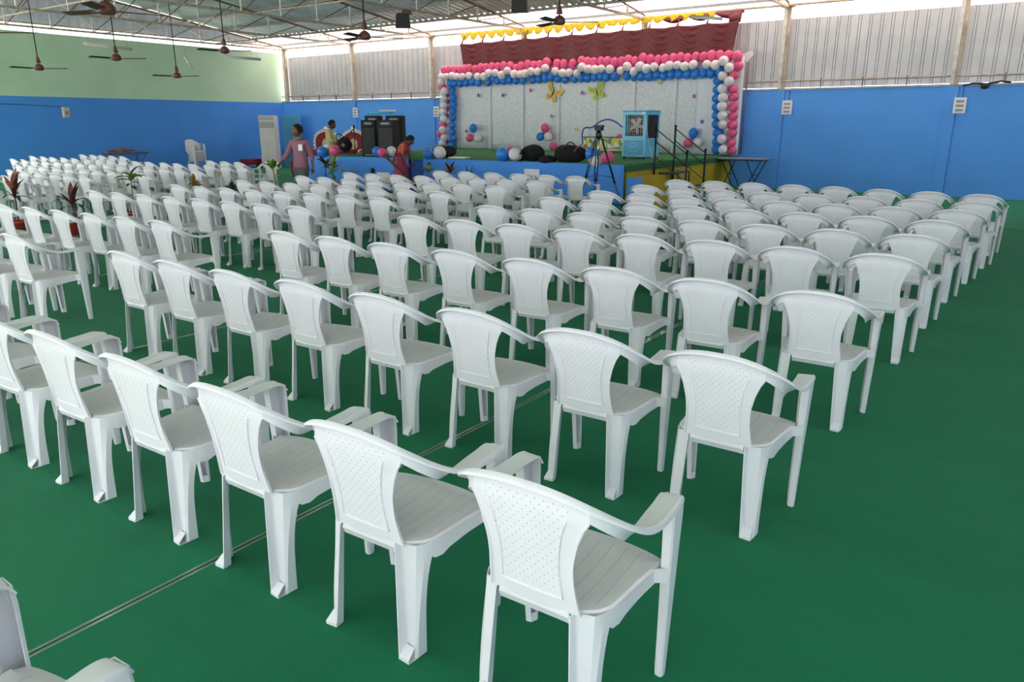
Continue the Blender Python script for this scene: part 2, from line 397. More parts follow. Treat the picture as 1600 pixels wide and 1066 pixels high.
# measured positions in metres
DATA = {"arch":{"pink":[[-17.928,3.477],[-17.698,3.483],[-17.465,3.481],[-17.197,3.471],[-16.987,3.481],[-16.811,3.505],[-16.551,3.464],[-16.318,3.498],[-16.091,3.477],[-15.851,3.503],[-15.617,3.503],[-15.37,3.514],[-15.107,3.509],[-14.889,3.43],[-14.68,3.48],[-14.418,3.518],[-14.177,3.48],[-13.957,3.485],[-13.694,3.545],[-13.311,3.486],[-13.072,3.482],[-12.753,3.477],[-12.428,3.532],[-12.214,3.495],[-12.0,3.472],[-11.761,3.503],[-11.532,3.479],[-11.296,3.442],[-11.068,3.472],[-10.849,3.489],[-10.629,3.453],[-10.372,3.515],[-10.143,3.489],[-9.908,3.46],[-9.679,3.457],[-9.438,3.472],[-9.217,3.492],[-9.001,3.457],[-8.768,3.484],[-8.539,3.473],[-8.307,3.487],[-8.077,3.488],[-7.841,3.477],[-7.6,3.441]],"white":[[-17.923,3.266],[-17.706,3.259],[-17.448,3.272],[-17.235,3.243],[-17.004,3.236],[-16.711,3.256],[-16.342,3.22],[-16.067,3.205],[-15.869,3.312],[-15.612,3.308],[-15.346,3.234],[-15.113,3.355],[-14.846,3.246],[-14.619,3.229],[-14.413,3.242],[-14.18,3.3],[-13.934,3.291],[-13.657,3.38],[-13.278,3.275],[-13.006,3.209],[-12.774,3.212],[-12.486,3.174],[-12.323,3.36],[-12.093,3.286],[-11.86,3.263],[-11.651,3.282],[-11.366,3.258],[-11.004,3.202],[-10.799,3.307],[-10.575,3.167],[-10.382,3.296],[-10.181,3.231],[-9.943,3.268],[-9.669,3.229],[-9.473,3.28],[-9.233,3.282],[-9.011,3.241],[-8.765,3.276],[-8.371,3.264],[-8.125,3.242],[-7.905,3.337]],"blue":[[-17.641,3.068],[-17.456,3.063],[-17.191,3.055],[-16.938,3.06],[-16.679,3.077],[-16.419,3.048],[-16.0,3.051],[-15.771,3.155],[-15.601,3.099],[-15.357,3.074],[-15.116,3.096],[-14.866,3.067],[-14.597,3.059],[-14.215,3.062],[-13.975,3.083],[-13.732,3.11],[-13.505,3.125],[-13.265,3.075],[-12.99,3.043],[-12.658,3.05],[-12.419,3.075],[-12.199,3.06],[-11.965,3.08],[-11.75,3.081],[-11.547,3.074],[-11.269,3.073],[-10.866,3.078],[-10.629,3.038],[-10.389,3.048],[-10.159,3.04],[-9.914,3.066],[-9.688,3.032],[-9.464,3.068],[-9.228,3.065],[-8.992,3.052],[-8.76,3.049],[-8.522,3.048],[-8.293,3.06],[-8.043,3.092]]},"rcol":{"pink":[[-7.546,3.196],[-7.651,2.981],[-7.646,2.609],[-7.61,2.4],[-7.594,2.147],[-7.586,1.905],[-7.571,1.68],[-7.574,1.463],[-7.577,1.214],[-7.531,0.999]],"white":[[-7.736,3.159],[-7.899,2.957],[-7.708,2.818],[-7.882,2.631],[-7.848,2.401],[-7.851,2.165],[-7.824,1.929],[-7.805,1.695],[-7.794,1.31],[-7.737,1.032]],"blue":[[-8.091,2.838],[-8.073,2.61],[-8.073,2.384],[-8.071,2.153],[-8.053,1.931],[-8.035,1.703],[-7.981,1.463],[-7.986,1.227],[-7.981,1.023]]},"lcol":{"pink":[[-18.025,2.942],[-17.901,2.685],[-17.909,2.451],[-17.917,2.216],[-17.924,1.979],[-18.053,1.674],[-18.177,1.37],[-17.967,1.109],[-17.995,0.912]],"white":[[-17.934,3.1],[-17.79,2.79],[-17.836,2.555],[-17.844,2.329],[-17.88,2.108],[-17.859,1.868],[-17.904,1.504],[-17.85,1.24],[-17.943,1.049]],"blue":[[-17.607,2.83],[-17.577,2.586],[-17.583,2.362],[-17.602,2.126],[-17.62,1.909],[-17.627,1.666],[-17.648,1.431],[-17.611,1.208],[-17.691,0.989]]},"clus":[["blue",-16.657,1.566],
["pink",-16.818,1.243],
["white",-16.478,1.223],
["pink",-13.717,1.576],
["blue",-13.881,1.311],
["white",-13.585,1.314],
["blue",-8.684,1.459],
["pink",-8.815,1.187],
["white",-8.527,1.198]],"low":[["pink",-13.374,1.014],
["pink",-10.981,1.278]],"edge":[["blue",-10.894,14.733,1.012,0.165],
["white",-10.544,14.743,1.019,0.15],
["blue",-8.505,14.806,1.069,0.15],
["white",-8.425,14.809,0.927,0.14],
["pink",-8.118,14.818,1.009,0.138],
["blue",-16.578,14.092,0.965,0.155],
["pink",-16.153,14.155,1.005,0.15],
["blue",-14.741,14.364,1.01,0.13],
["pink",-14.572,14.389,0.975,0.13],
["blue",-13.148,14.599,0.963,0.13],
["white",-12.81,14.649,1.015,0.155],
["pink",-10.847,14.974,1.072,0.12],
["white",-16.634,14.324,1.048,0.12],
["white",-14.493,14.64,1.005,0.14],
["blue",-13.326,14.813,1.024,0.125]],"chairs":[["R",1,0,-1.035,1.522,1.93,0.985],
["R",1,1,-1.684,1.498,2.3,0.985],
["R",1,2,-2.33,1.476,1.3,0.985],
["R",1,3,-2.975,1.463,1.83,0.985],
["R",1,4,-3.627,1.443,2.75,0.985],
["R",1,5,-4.277,1.423,2.76,0.985],
["R",1,6,-4.927,1.403,0.91,0.985],
["R",1,7,-5.577,1.383,1.1,0.985],
["R",2,0,-1.026,2.916,0.71,0.985],
["R",2,1,-1.673,2.893,1.65,0.985],
["R",2,2,-2.338,2.9,0.66,0.985],
["R",2,3,-2.989,2.88,1.68,0.985],
["R",2,4,-3.648,2.867,2.15,0.985],
["R",2,5,-4.271,2.815,1.26,0.985],
["R",2,6,-4.908,2.795,2.21,0.985],
["R",2,7,-5.555,2.793,2.01,0.985],
["R",3,0,-1.007,4.378,1.26,0.985],
["R",3,1,-1.654,4.353,2.54,0.985],
["R",3,2,-2.305,4.35,1.82,0.985],
["R",3,3,-2.943,4.305,2.2,0.985],
["R",3,4,-3.609,4.284,1.88,0.985],
["R",3,5,-4.251,4.235,2.86,0.985],
["R",3,6,-4.877,4.217,2.26,0.985],
["R",3,7,-5.478,4.181,1.58,0.985],
["R",4,0,-0.959,5.972,3.13,0.97],
["R",4,1,-1.59,5.924,3.7,0.97],
["R",4,2,-2.22,5.889,2.56,0.97],
["R",4,3,-2.852,5.855,2.36,0.97],
["R",4,4,-3.48,5.812,2.76,0.97],
["R",4,5,-4.102,5.768,4.07,0.97],
["R",4,6,-4.729,5.737,4.17,0.97],
["R",4,7,-5.352,5.708,3.44,0.97],
["R",5,0,-0.947,7.205,3.98,0.97],
["R",5,1,-1.569,7.162,3.84,0.97],
["R",5,2,-2.191,7.119,2.72,0.97],
["R",5,3,-2.806,7.063,2.03,0.97],
["R",5,4,-3.427,7.018,3.38,0.97],
["R",5,5,-4.051,6.989,3.15,0.97],
["R",5,6,-4.681,6.974,2.68,0.97],
["R",5,7,-5.3,6.953,2.35,0.97],
["R",6,0,-0.929,8.424,2.41,0.97],
["R",6,1,-1.551,8.383,2.56,0.97],
["R",6,2,-2.173,8.339,2.08,0.97],
["R",6,3,-2.784,8.284,2.13,0.97],
["R",6,4,-3.402,8.253,2.53,0.97],
["R",6,5,-4.024,8.237,3.5,0.97],
["R",6,6,-4.64,8.205,2.84,0.97],
["R",6,7,-5.271,8.222,2.11,0.97],
["R",7,0,-0.869,9.589,1.92,0.97],
["R",7,1,-1.491,9.526,2.34,0.97],
["R",7,2,-2.107,9.468,1.74,0.97],
["R",7,3,-2.729,9.45,1.73,0.97],
["R",7,4,-3.33,9.372,2.48,0.97],
["R",7,5,-3.957,9.373,1.46,0.97],
["R",7,6,-4.571,9.359,2.41,0.97],
["R",7,7,-5.218,9.416,2.12,0.97],
["R",8,0,-0.8,10.751,1.77,0.97],
["R",8,1,-1.413,10.672,1.86,0.97],
["R",8,2,-2.043,10.654,1.73,0.97],
["R",8,3,-2.672,10.636,1.72,0.97],
["R",8,4,-3.283,10.582,0.97,0.97],
["R",8,5,-3.911,10.585,1.67,0.97],
["R",8,6,-4.543,10.61,0.89,0.97],
["R",8,7,-5.194,10.705,1.44,0.97],
["R",9,0,-0.823,11.877,-1.51,0.97],
["R",9,1,-1.444,11.945,-1.23,0.97],
["R",9,2,-2.066,11.984,-2.15,0.97],
["R",9,3,-2.711,12.076,-1.71,0.97],
["R",9,4,-3.334,12.079,0.04,0.97],
["R",9,5,-3.972,12.108,-1.74,0.97],
["R",9,6,-4.6,12.091,-0.63,0.97],
["R",9,7,-5.225,12.039,-0.73,0.97],
["R",0,0,-1.67,0.16,2.0,1],
["M",1,0,-7.23,2.71,3.05,0.925],
["M",1,1,-7.83,2.67,2.55,0.925],
["M",1,2,-8.43,2.63,2.79,0.925],
["M",2,0,-7.09,3.96,1.73,0.925],
["M",2,1,-7.675,3.91,1.75,0.925],
["M",2,2,-8.26,3.86,2.0,0.925],
["M",2,3,-8.845,3.81,1.9,0.925],
["M",2,4,-9.43,3.76,1.8,0.925],
["M",2,5,-10.015,3.71,1.86,0.925],
["M",2,6,-10.6,3.66,2.71,0.925],
["M",2,7,-11.185,3.61,1.98,0.925],
["M",3,0,-7.049,5.595,3.5,0.925],
["M",3,1,-7.619,5.531,2.96,0.925],
["M",3,2,-8.204,5.492,2.68,0.925],
["M",3,3,-8.782,5.45,3.01,0.925],
["M",3,4,-9.35,5.397,2.13,0.925],
["M",3,5,-9.92,5.345,3.45,0.925],
["M",3,6,-10.483,5.293,3.28,0.925],
["M",3,7,-11.058,5.263,3.05,0.925],
["M",4,0,-7.068,6.9,2.56,0.925],
["M",4,1,-7.658,6.849,3.28,0.925],
["M",4,2,-8.231,6.778,3.09,0.925],
["M",4,3,-8.808,6.723,2.92,0.925],
["M",4,4,-9.361,6.655,3.43,0.925],
["M",4,5,-9.954,6.626,2.87,0.925],
["M",4,6,-10.509,6.559,2.33,0.925],
["M",4,7,-11.084,6.531,2.71,0.925],
["M",5,0,-7.046,8.037,1.99,0.925],
["M",5,1,-7.635,7.986,1.98,0.925],
["M",5,2,-8.207,7.934,3.05,0.925],
["M",5,3,-8.796,7.897,3.17,0.925],
["M",5,4,-9.363,7.838,3.54,0.925],
["M",5,5,-9.93,7.783,3.3,0.925],
["M",5,6,-10.517,7.745,2.69,0.925],
["M",5,7,-11.085,7.7,1.78,0.925],
["M",6,0,-6.96,9.225,2.58,0.925],
["M",6,1,-7.57,9.176,3.46,0.925],
["M",6,2,-8.169,9.124,3.18,0.925],
["M",6,3,-8.744,9.056,2.57,0.925],
["M",6,4,-9.338,9.013,2.51,0.925],
["M",6,5,-9.941,8.998,2.04,0.925],
["M",6,6,-10.538,8.977,1.95,0.925],
["M",6,7,-11.15,8.99,1.75,0.925],
["M",7,0,-7.061,10.49,3.38,0.925],
["M",7,1,-7.652,10.441,2.88,0.925],
["M",7,2,-8.241,10.399,1.89,0.925],
["M",7,3,-8.808,10.31,2.43,0.925],
["M",7,4,-9.397,10.262,1.7,0.925],
["M",7,5,-9.951,10.183,2.02,0.925],
["M",7,6,-10.529,10.126,3.06,0.925],
["M",7,7,-11.131,10.119,2.9,0.925],
["M",8,0,-7.096,11.821,2.56,0.925],
["M",8,1,-7.696,11.781,2.15,0.925],
["M",8,2,-8.305,11.755,2.9,0.925],
["M",8,3,-8.912,11.723,3.51,0.925],
["M",8,4,-9.495,11.637,2.47,0.925],
["M",8,5,-10.093,11.559,1.74,0.925],
["L",0,0,-14.45,4.832,0.42,0.945],
["L",0,1,-15.045,4.868,1.61,0.945],
["L",0,2,-15.64,4.863,0.64,0.945],
["L",1,0,-14.97,5.85,2.0,0.945],
["L",1,1,-15.565,5.876,1.09,0.945],
["L",1,2,-16.16,5.843,2.45,0.945],
["L",2,0,-14.4,6.692,2.13,0.945],
["L",2,1,-15.01,6.686,2.01,0.945],
["L",2,2,-15.62,6.714,2.09,0.945],
["L",2,3,-16.23,6.694,2.09,0.945],
["L",2,4,-16.84,6.686,1.02,0.945],
["L",2,5,-17.45,6.697,2.48,0.945],
["L",3,0,-14.2,7.686,2.49,0.945],
["L",3,1,-14.8,7.712,2.73,0.945],
["L",3,2,-15.4,7.695,0.73,0.945],
["L",3,3,-16.0,7.69,2.35,0.945],
["L",3,4,-16.6,7.719,2.02,0.945],
["L",3,5,-17.2,7.699,0.95,0.945],
["L",3,6,-17.8,7.713,2.47,0.945],
["L",3,7,-18.4,7.684,0.76,0.945],
["L",3,8,-19.0,7.713,2.41,0.945],
["L",3,9,-19.6,7.693,0.93,0.945],
["L",4,0,-14.33,8.877,1.6,0.945],
["L",4,1,-14.937,8.864,2.38,0.945],
["L",4,2,-15.544,8.881,2.21,0.945],
["L",4,3,-16.151,8.869,2.71,0.945],
["L",4,4,-16.758,8.89,1.09,0.945],
["L",4,5,-17.365,8.898,2.02,0.945],
["L",4,6,-17.972,8.894,0.32,0.945],
["L",4,7,-18.579,8.862,2.13,0.945],
["L",4,8,-19.186,8.872,1.54,0.945],
["L",4,9,-19.793,8.866,2.74,0.945],
["L",4,10,-20.4,8.88,2.36,0.945],
["L",4,11,-21.007,8.863,1.45,0.945],
["L",4,12,-21.614,8.862,2.5,0.945],
["L",4,13,-22.221,8.878,0.38,0.945],
["L",4,14,-22.828,8.863,1.6,0.945],
["L",5,0,-14.6,10.133,0.68,0.945],
["L",5,1,-15.207,10.135,1.49,0.945],
["L",5,2,-15.814,10.129,1.81,0.945],
["L",5,3,-16.421,10.109,1.81,0.945],
["L",5,4,-17.028,10.088,0.92,0.945],
["L",5,5,-17.635,10.102,0.6,0.945],
["L",5,6,-18.242,10.067,0.83,0.945],
["L",5,7,-18.849,10.065,0.2,0.945],
["L",5,8,-19.456,10.035,1.4,0.945],
["L",5,9,-20.063,10.029,1.97,0.945],
["L",5,10,-20.67,10.042,1.7,0.945],
["L",5,11,-21.277,10.026,1.22,0.945],
["L",5,12,-21.884,9.988,1.34,0.945],
["L",5,13,-22.491,9.989,1.75,0.945],
["L",5,14,-23.098,9.967,0.79,0.945],
["L",5,15,-23.705,9.983,0.89,0.945],
["L",5,16,-24.312,9.954,2.63,0.945],
["L",6,0,-16.39,11.311,0.58,0.945],
["L",6,1,-16.99,11.328,1.67,0.945],
["L",6,2,-17.59,11.324,0.31,0.945],
["L",7,0,-22.0,11.377,0.21,0.945],
["L",7,1,-22.59,11.37,2.04,0.945],
["L",7,2,-23.18,11.362,0.97,0.945],
["L",7,3,-23.77,11.4,2.73,0.945],
["L",7,4,-24.36,11.379,2.11,0.945]]}
# ------------------------------------------------------------------ materials
MAT = {k: plastic('chair_plastic_'+k[3:], k[3:]) for k in ('ch_back', 'ch_seat')}
MAT['ch_leg'] = plastic('chair_plastic_leg', 'leg'); MAT['ch_arm'] = plastic('chair_plastic_arm', 'arm')

def carpet_mat(name, col, amt=.16):
    m = mat(name, col, .95, spec=.15); n = m.node_tree.nodes; l = m.node_tree.links; b = n['Principled BSDF']
    b.inputs['Sheen Weight'].default_value = .05; b.inputs['Sheen Roughness'].default_value = .5
    tc = n.new('ShaderNodeTexCoord')
    def noise(sc, det, mp=None):
        t = n.new('ShaderNodeTexNoise'); t.inputs['Scale'].default_value = sc; t.inputs['Detail'].default_value = det
        if mp:
            q = n.new('ShaderNodeMapping'); q.inputs['Scale'].default_value = mp; l.new(tc.outputs['Object'], q.inputs[0]); l.new(q.outputs[0], t.inputs['Vector'])
        else: l.new(tc.outputs['Object'], t.inputs['Vector'])
        return t.outputs[0]
    fine = noise(260, 3); mid = noise(1.6, 5); wave = noise(1.0, 3, (.35, 2.6, 1))
    def madd(a, k, c):
        q = n.new('ShaderNodeMath'); q.operation = 'MULTIPLY_ADD'; l.new(a, q.inputs[0]); q.inputs[1].default_value = k
        if isinstance(c, float): q.inputs[2].default_value = c
        else: l.new(c, q.inputs[2])
        return q.outputs[0]
    s = madd(fine, .5, .62); s = madd(mid, amt, s); s = madd(wave, amt*.9, s)
    v = n.new('ShaderNodeVectorMath'); v.operation = 'SCALE'; v.inputs[0].default_value = hx(col); l.new(s, v.inputs['Scale']); l.new(v.outputs[0], b.inputs['Base Color'])
    h = madd(fine, .004, 0.0); h = madd(wave, .05, h)
    bp = n.new('ShaderNodeBump'); bp.inputs['Strength'].default_value = .8; bp.inputs['Distance'].default_value = 1; l.new(h, bp.inputs['Height']); l.new(bp.outputs[0], b.inputs['Normal'])
    return m
MAT['carpet'] = carpet_mat('green_carpet', '187651')
MAT['stage_carpet'] = carpet_mat('stage_green_carpet', '3c7a48', .25)
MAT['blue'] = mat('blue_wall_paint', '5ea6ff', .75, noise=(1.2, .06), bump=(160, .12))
MAT['blue_shaded'] = mat('blue_wall_paint_shaded', '4e98f4', .8, noise=(1.0, .06), bump=(160, .12))  # same blue paint, darkened because the left wall gets less light
MAT['green'] = mat('pale_green_wall_paint', 'c6e2c6', .8, noise=(.8, .07), bump=(120, .1))
MAT['clad'] = mat('grey_sheet_metal', 'c6c6cc', .45, metal=.15, noise=(2, .1))
MAT['clad2'] = mat('gable_sheet_metal', 'd6d8ea', .4, metal=.1, noise=(2, .12))
MAT['roof'] = mat('roof_sheet_metal', 'd2dee0', .36, metal=.12, noise=(1.5, .2))
MAT['post'] = mat('whitewashed_steel', 'dcd6d2', .6, noise=(5, .25))
MAT['rust'] = mat('cream_painted_rusty_steel', 'c4b4a4', .6, metal=.2, noise=(6, .35))
MAT['brown'] = mat('rust_brown_steel', '8a6a5c', .6, metal=.2, noise=(8, .3))
MAT['black'] = mat('black_paint', '15161a', .45)
MAT['blackcloth'] = mat('black_cloth', '0d0d10', .85, bump=(90, .4))
MAT['white'] = mat('white_paint', 'f2eaf0', .5)
MAT['offw'] = mat('aged_white', 'e2d6d4', .6, noise=(3, .12))
MAT['grey'] = mat('mid_grey', '8d9095', .5)
MAT['steel'] = mat('bright_steel', 'b8bcc0', .25, metal=.9)
MAT['yellow'] = mat('yellow_stage_paint', 'b09a10', .7, noise=(2, .12))
MAT['ground'] = mat('sandy_ground', 'dcd0ba', .95, noise=(.3, .1))
MAT['fan'] = mat('brown_fan_enamel', '6b4238', .4, metal=.2)
MAT['fanblade'] = mat('dusty_fan_blade', '4c3c3a', .5)
MAT['tape'] = mat('clear_seam_tape', '7c9c88', .12, spec=.8, noise=(3, .25))
MAT['tape2'] = mat('dark_seam_gap', '1d3a2c', .5)
def fibre():
    m = bpy.data.materials.new('translucent_roof_sheet'); m.use_nodes = True; n = m.node_tree.nodes; l = m.node_tree.links
    n.remove(n['Principled BSDF']); d = n.new('ShaderNodeBsdfDiffuse'); t = n.new('ShaderNodeBsdfTranslucent'); x = n.new('ShaderNodeMixShader')
    d.inputs[0].default_value = (.85, .78, .74, 1); t.inputs[0].default_value = (.95, .88, .84, 1); x.inputs[0].default_value = .75
    l.new(d.outputs[0], x.inputs[1]); l.new(t.outputs[0], x.inputs[2]); l.new(x.outputs[0], n['Material Output'].inputs[0]); return m
MAT['fibre'] = fibre()

# ------------------------------------------------------------------ the hall
XL, YB, XR, YF = -27.4, 21.3, 7.0, -7.0
POSTS = [-27.07, -22.99, -18.92, -14.88, -10.6, -6.5, -2.45, 1.6, 5.6]
RZ = lambda y: 4.80+.14*(YB-y)
RIDGE = 7.2

struct(MB().box(XL, XR, YF, YB, -.08, 0).build('floor', MAT['carpet']))
struct(MB().box(-70, 60, -60, 80, -.14, -.09).build('trim_outside_ground', MAT['ground']))
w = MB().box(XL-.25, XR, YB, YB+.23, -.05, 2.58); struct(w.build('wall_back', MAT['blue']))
struct(MB().box(XL-.23, XL, 8.0, YB+.23, -.05, 2.56).build('wall_left', MAT['blue_shaded']))
struct(MB().box(XL-.23, XL, 8.0, YB+.23, 2.56, 4.52).build('wall_left_upper', MAT['green']))
struct(MB().box(XR, XR+.23, YF, YB+.23, -.05, 2.58).build('wall_right', MAT['blue']))
struct(MB().box(XR+.05, XR+.08, YF, YB+.2, 2.6, 4.6).build('wall_right_cladding', MAT['clad']))
for k, x in enumerate(POSTS[1:7]):                 # shallow pilasters under the posts and their control joints
    struct(MB().box(x-.13, x+.13, YB-.03, YB+.02, 0, 2.575).build('trim_pilaster', MAT['blue']))
    struct(MB().box(x+.127, x+.135, YB-.034, YB-.0305, 0, 2.575).build('trim_joint', MAT['black']))

def sheet(along0, along1, pitch, fn, rib=.055, h=.028):
    """trapezoid-ribbed sheet: fn(t, depth, end) -> point, end 0/1 for the two long edges"""
    g = [[], []]; t = along0; GR_ = ((0, 0), (pitch-.076, 0), (pitch-.072, h), (pitch-.064, h), (pitch-.060, 0), (pitch-.016, 0), (pitch-.012, h), (pitch-.004, h))
    while t < along1-1e-6:
        for dt, d in (GR_ if h < 0 else ((0, 0), (pitch-rib-.03, 0), (pitch-rib, h), (pitch-.03, h))):
            q = min(t+dt, along1)
            g[0].append(fn(q, d, 0)); g[1].append(fn(q, d, 1))
        t += pitch
    g[0].append(fn(along1, 0, 0)); g[1].append(fn(along1, 0, 1)); return g
for a, b in zip(POSTS[:-1], POSTS[1:]):
    m = MB(); m.grid(sheet(a+.02, b-.02, .254, lambda t, d, e: Vector((t, YB+.16-d, 2.64 if e == 0 else 4.35)), h=-.028), smooth=False)
    struct(m.build('wall_back_cladding', MAT['clad'], solid=.003))
# ledge, rail and its little hangers along the cladding
struct(MB().box(XL, XR, YB-.02, YB+.1, 2.581, 2.62).build('trim_ledge', MAT['rust']))
struct(MB().tube([(XL, YB+.02, 2.80), (XR, YB+.02, 2.80)], .022, 8).build('trim_rail', MAT['rust']))
for a in POSTS[:-1]:
    for k in range(1, 4):
        struct(MB().box(a+k*1.01-.008, a+k*1.01+.008, YB+.0, YB+.03, 2.62, 2.85).build('trim_hanger', MAT['black']))
# gable sheet above the left wall
m = MB(); m.grid(sheet(RIDGE+.8, YB+.2, .30, lambda t, d, e: Vector((XL-.10+d, t, 4.80 if e == 0 else (RZ(t) if t > RIDGE else RZ(RIDGE)-(RIDGE-t)*.12))), h=-.03), smooth=False)
struct(m.build('wall_left_gable', MAT['clad2'], solid=.003))
struct(MB().tube([(XL-.02, RIDGE, 4.78), (XL-.02, YB, 4.78)], .03, 6).build('trim_gable_rail', MAT['rust']))
for k in range(6):
    y = YB-1.2-k*2.1
    struct(MB().tube([(XL+.02, y, 4.82), (XL+.02, y-2.0, min(RZ(y-2.0), RZ(RIDGE))-.05)], .022, 6).build('trim_gable_brace', MAT['white']))
struct(MB().tube([(XL+.03, YB+.2, RZ(YB+.2)-.02), (XL+.03, RIDGE, RZ(RIDGE)-.02)], .035, 6).build('trim_gable_edge', MAT['white']))
# roof sheets: near slope, far slope, and the translucent strip above the eave
def roof_piece(name, y0, y1, zf, m_):
    m = MB(); m.grid(sheet(XL-.3, XR+.3, .26, lambda t, d, e: Vector((t, y0 if e == 0 else y1, (zf(y0) if e == 0 else zf(y1))+d)), rib=.10, h=.05), smooth=False)
    return struct(m.build(name, m_, solid=.003))
roof_piece('ceiling_roof', RIDGE, 20.1, lambda y: RZ(y)+.06, MAT['roof'])
roof_piece('ceiling_translucent_strip', 20.05, 21.95, lambda y: RZ(y)+.065, MAT['fibre'])
roof_piece('ceiling_roof_front', YF-.3, RIDGE, lambda y: RZ(RIDGE)+.06-(RIDGE-y)*.12, MAT['roof'])
k = 0
for y in (21.25, 20.1, 18.6, 17.1, 15.6, 14.1, 12.6, 11.1, 9.6, 8.1):
    struct(MB().box(XL, XR, y-.03, y+.03, RZ(y)-.02, RZ(y)+.055).build('trim_purlin', MAT['grey']))
struct(MB().tube([(XL, YB, 4.68), (XR, YB, 4.68)], .035, 8).build('trim_eave_pipe', MAT['rust']))
for y in (18.2, 14.0, 10.2):
    struct(MB().tube([(XL, y, 4.66), (XR, y, 4.66)], .02, 8).build('trim_tie_pipe', MAT['rust']))

# posts and trusses
def ordi(k):
    o = ['first', 'second', 'third', 'fourth', 'fifth', 'sixth', 'seventh', 'eighth', 'ninth', 'tenth', 'eleventh', 'twelfth', 'thirteenth', 'fourteenth',
         'fifteenth', 'sixteenth', 'seventeenth', 'eighteenth', 'nineteenth', 'twentieth']
    if k <= 20: return o[k-1]
    t = {2: 'twenty', 3: 'thirty', 4: 'forty'}[k//10]
    return ({2: 'twentieth', 3: 'thirtieth', 4: 'fortieth'}[k//10]) if k % 10 == 0 else t+'-'+o[k % 10-1]
for i, x in enumerate(POSTS[:7]):
    p = thing('steel_post', 'whitewashed steel post on the blue back wall, %s from the green-wall corner' % ordi(i+1), 'post', (x, YB+.03, 2.62), 0, 'posts along the back wall')
    y0 = -.05
    MB().box(-.085, .0, -.07, .07, .0, 2.0).build('post_shaft', MAT['post'], p)
    MB().box(.001, .085, -.02, .07, .0, 1.99).build('post_flange', MAT['rust'], p)
    MB().box(-.16, .16, -.12, .10, 2.0, 2.03).build('cap_plate', MAT['brown'], p)
for i, x in enumerate(POSTS[:7]):
    p = thing('roof_truss', 'rusty steel roof truss resting on the %s post from the green-wall corner' % ordi(i+1), 'truss', (x, YB, 4.64), 0, 'roof trusses')
    MB().box(-.03, .03, RIDGE-YB, -.02, -.03, .03).build('bottom_chord', MAT['rust'], p)
    T = lambda y: RZ(YB+y)-4.64-.07
    MB().tube([(0, -.02, T(-.02)), (0, RIDGE-YB, T(RIDGE-YB))], .03, 6).build('top_chord', MAT['brown'], p)
    y = -1.1; n_ = 0
    while y > RIDGE-YB:
        MB().box(-.02, .02, y-.02, y+.02, .03, T(y)).build('upright', MAT['post'], p)
        if T(y) > .2: MB().tube([(0, y+.04, .03), (0, y+1.28, T(y+1.28))] if y+1.28 < 0 else [(0, y+.04, .03), (0, y+.6, T(y+.6))], .014, 5).build('diagonal_brace', MAT['brown'], p)
        y -= 1.32
# carpet seams: clear tape with a dark gap down the middle
for x in (-2.56, -5.77, -9.0):
    struct(MB().box(x-.019, x-.006, -3, 14.0, 0.0, .002).box(x+.006, x+.019, -3, 14.0, 0.0, .002).build('trim_seam_tape', MAT['tape']))
    struct(MB().box(x-.006, x+.006, -3, 14.0, 0.0, .001).build('trim_seam_gap', MAT['tape2']))
# the carpet strip rolled out across the end of the side passage
struct(MB().box(-1.75, XR-.1, 15.2, 20.6, .001, .007).build('trim_cross_carpet', carpet_mat('green_carpet_light', '22805a')))

# ------------------------------------------------------------------ stage
st = thing('stage', 'low stage with green carpet top, blue cloth skirt and yellow side', 'stage', (0, 0, 0))
SH = .87
A = [(-17.0, 14.05), (-12.6, 14.70), (-7.73, 14.85), (-7.68, 21.22), (-17.55, 21.22), (-17.4, 17.0)]
MB().prism(A, 'z', SH-.05, SH).build('stage_deck', MAT['stage_carpet'], st, bevel=.006)
MB().box(-7.76, -7.66, 14.86, 21.2, SH-.16, SH-.052).build('deck_edge', carpet_mat('stage_carpet_edge', '2c6440'), st)
MB().box(-7.78, -7.69, 14.93, 21.2, 0, SH-.161).build('side_panel', MAT['yellow'], st)
def cloth(P0, P1, z0, z1, folds, amp, nz=10, seed=1, sag=0):
    rnd = random.Random(seed); L = (Vector(P1)-Vector(P0)).length; N = int(folds*6); rows = []
    t = (Vector(P1)-Vector(P0)).normalized(); n = Vector((t.y, -t.x, 0)); ph = [rnd.uniform(0, 6.28) for _ in range(4)]
    for j in range(nz+1):
        v = j/nz; row = []
        for i in range(N+1):
            u = i/N; a = amp*(.35+.65*(1-v))
            d = a*(math.sin(u*folds*6.28+ph[0]+v*.6)*.5+math.sin(u*folds*2.3*6.28+ph[1])*.25+.4*math.sin(u*2.1*6.28+ph[2]))
            p = Vector(P0).lerp(Vector(P1), u) + n*(d+amp*.3); row.append(Vector((p.x, p.y, lerp(z0, z1, v))))
        rows.append(row)
    return rows
bc = mat('blue_skirt_cloth', '4a94f0', .7, noise=(2, .05), bump=(140, .12))
m = MB(); m.grid(cloth((-17.0, 14.02, 0), (-13.75, 14.50, 0), .005, SH-.01, 5, .012)); m.grid(cloth((-13.3, 14.57, 0), (-12.6, 14.67, 0), .005, SH-.01, 4, .05, seed=2))
m.grid(cloth((-12.6, 14.67, 0), (-7.70, 14.82, 0), .005, SH-.01, 7, .014, seed=4)); m.build('blue_skirt', bc, st, solid=.004)
m = MB(); m.grid(cloth((-13.8, 14.56, 0), (-13.25, 14.66, 0), .005, SH-.02, 2, .02, seed=7)); m.build('skirt_recess', mat('shaded_blue_cloth', '2456a8', .8), st, solid=.004)  # same skirt cloth, the shade of the recess put into its colour
MB().box(-17.35, -17.0, 14.1, 16.9, 0, SH-.05).build('end_panel', bc, st)
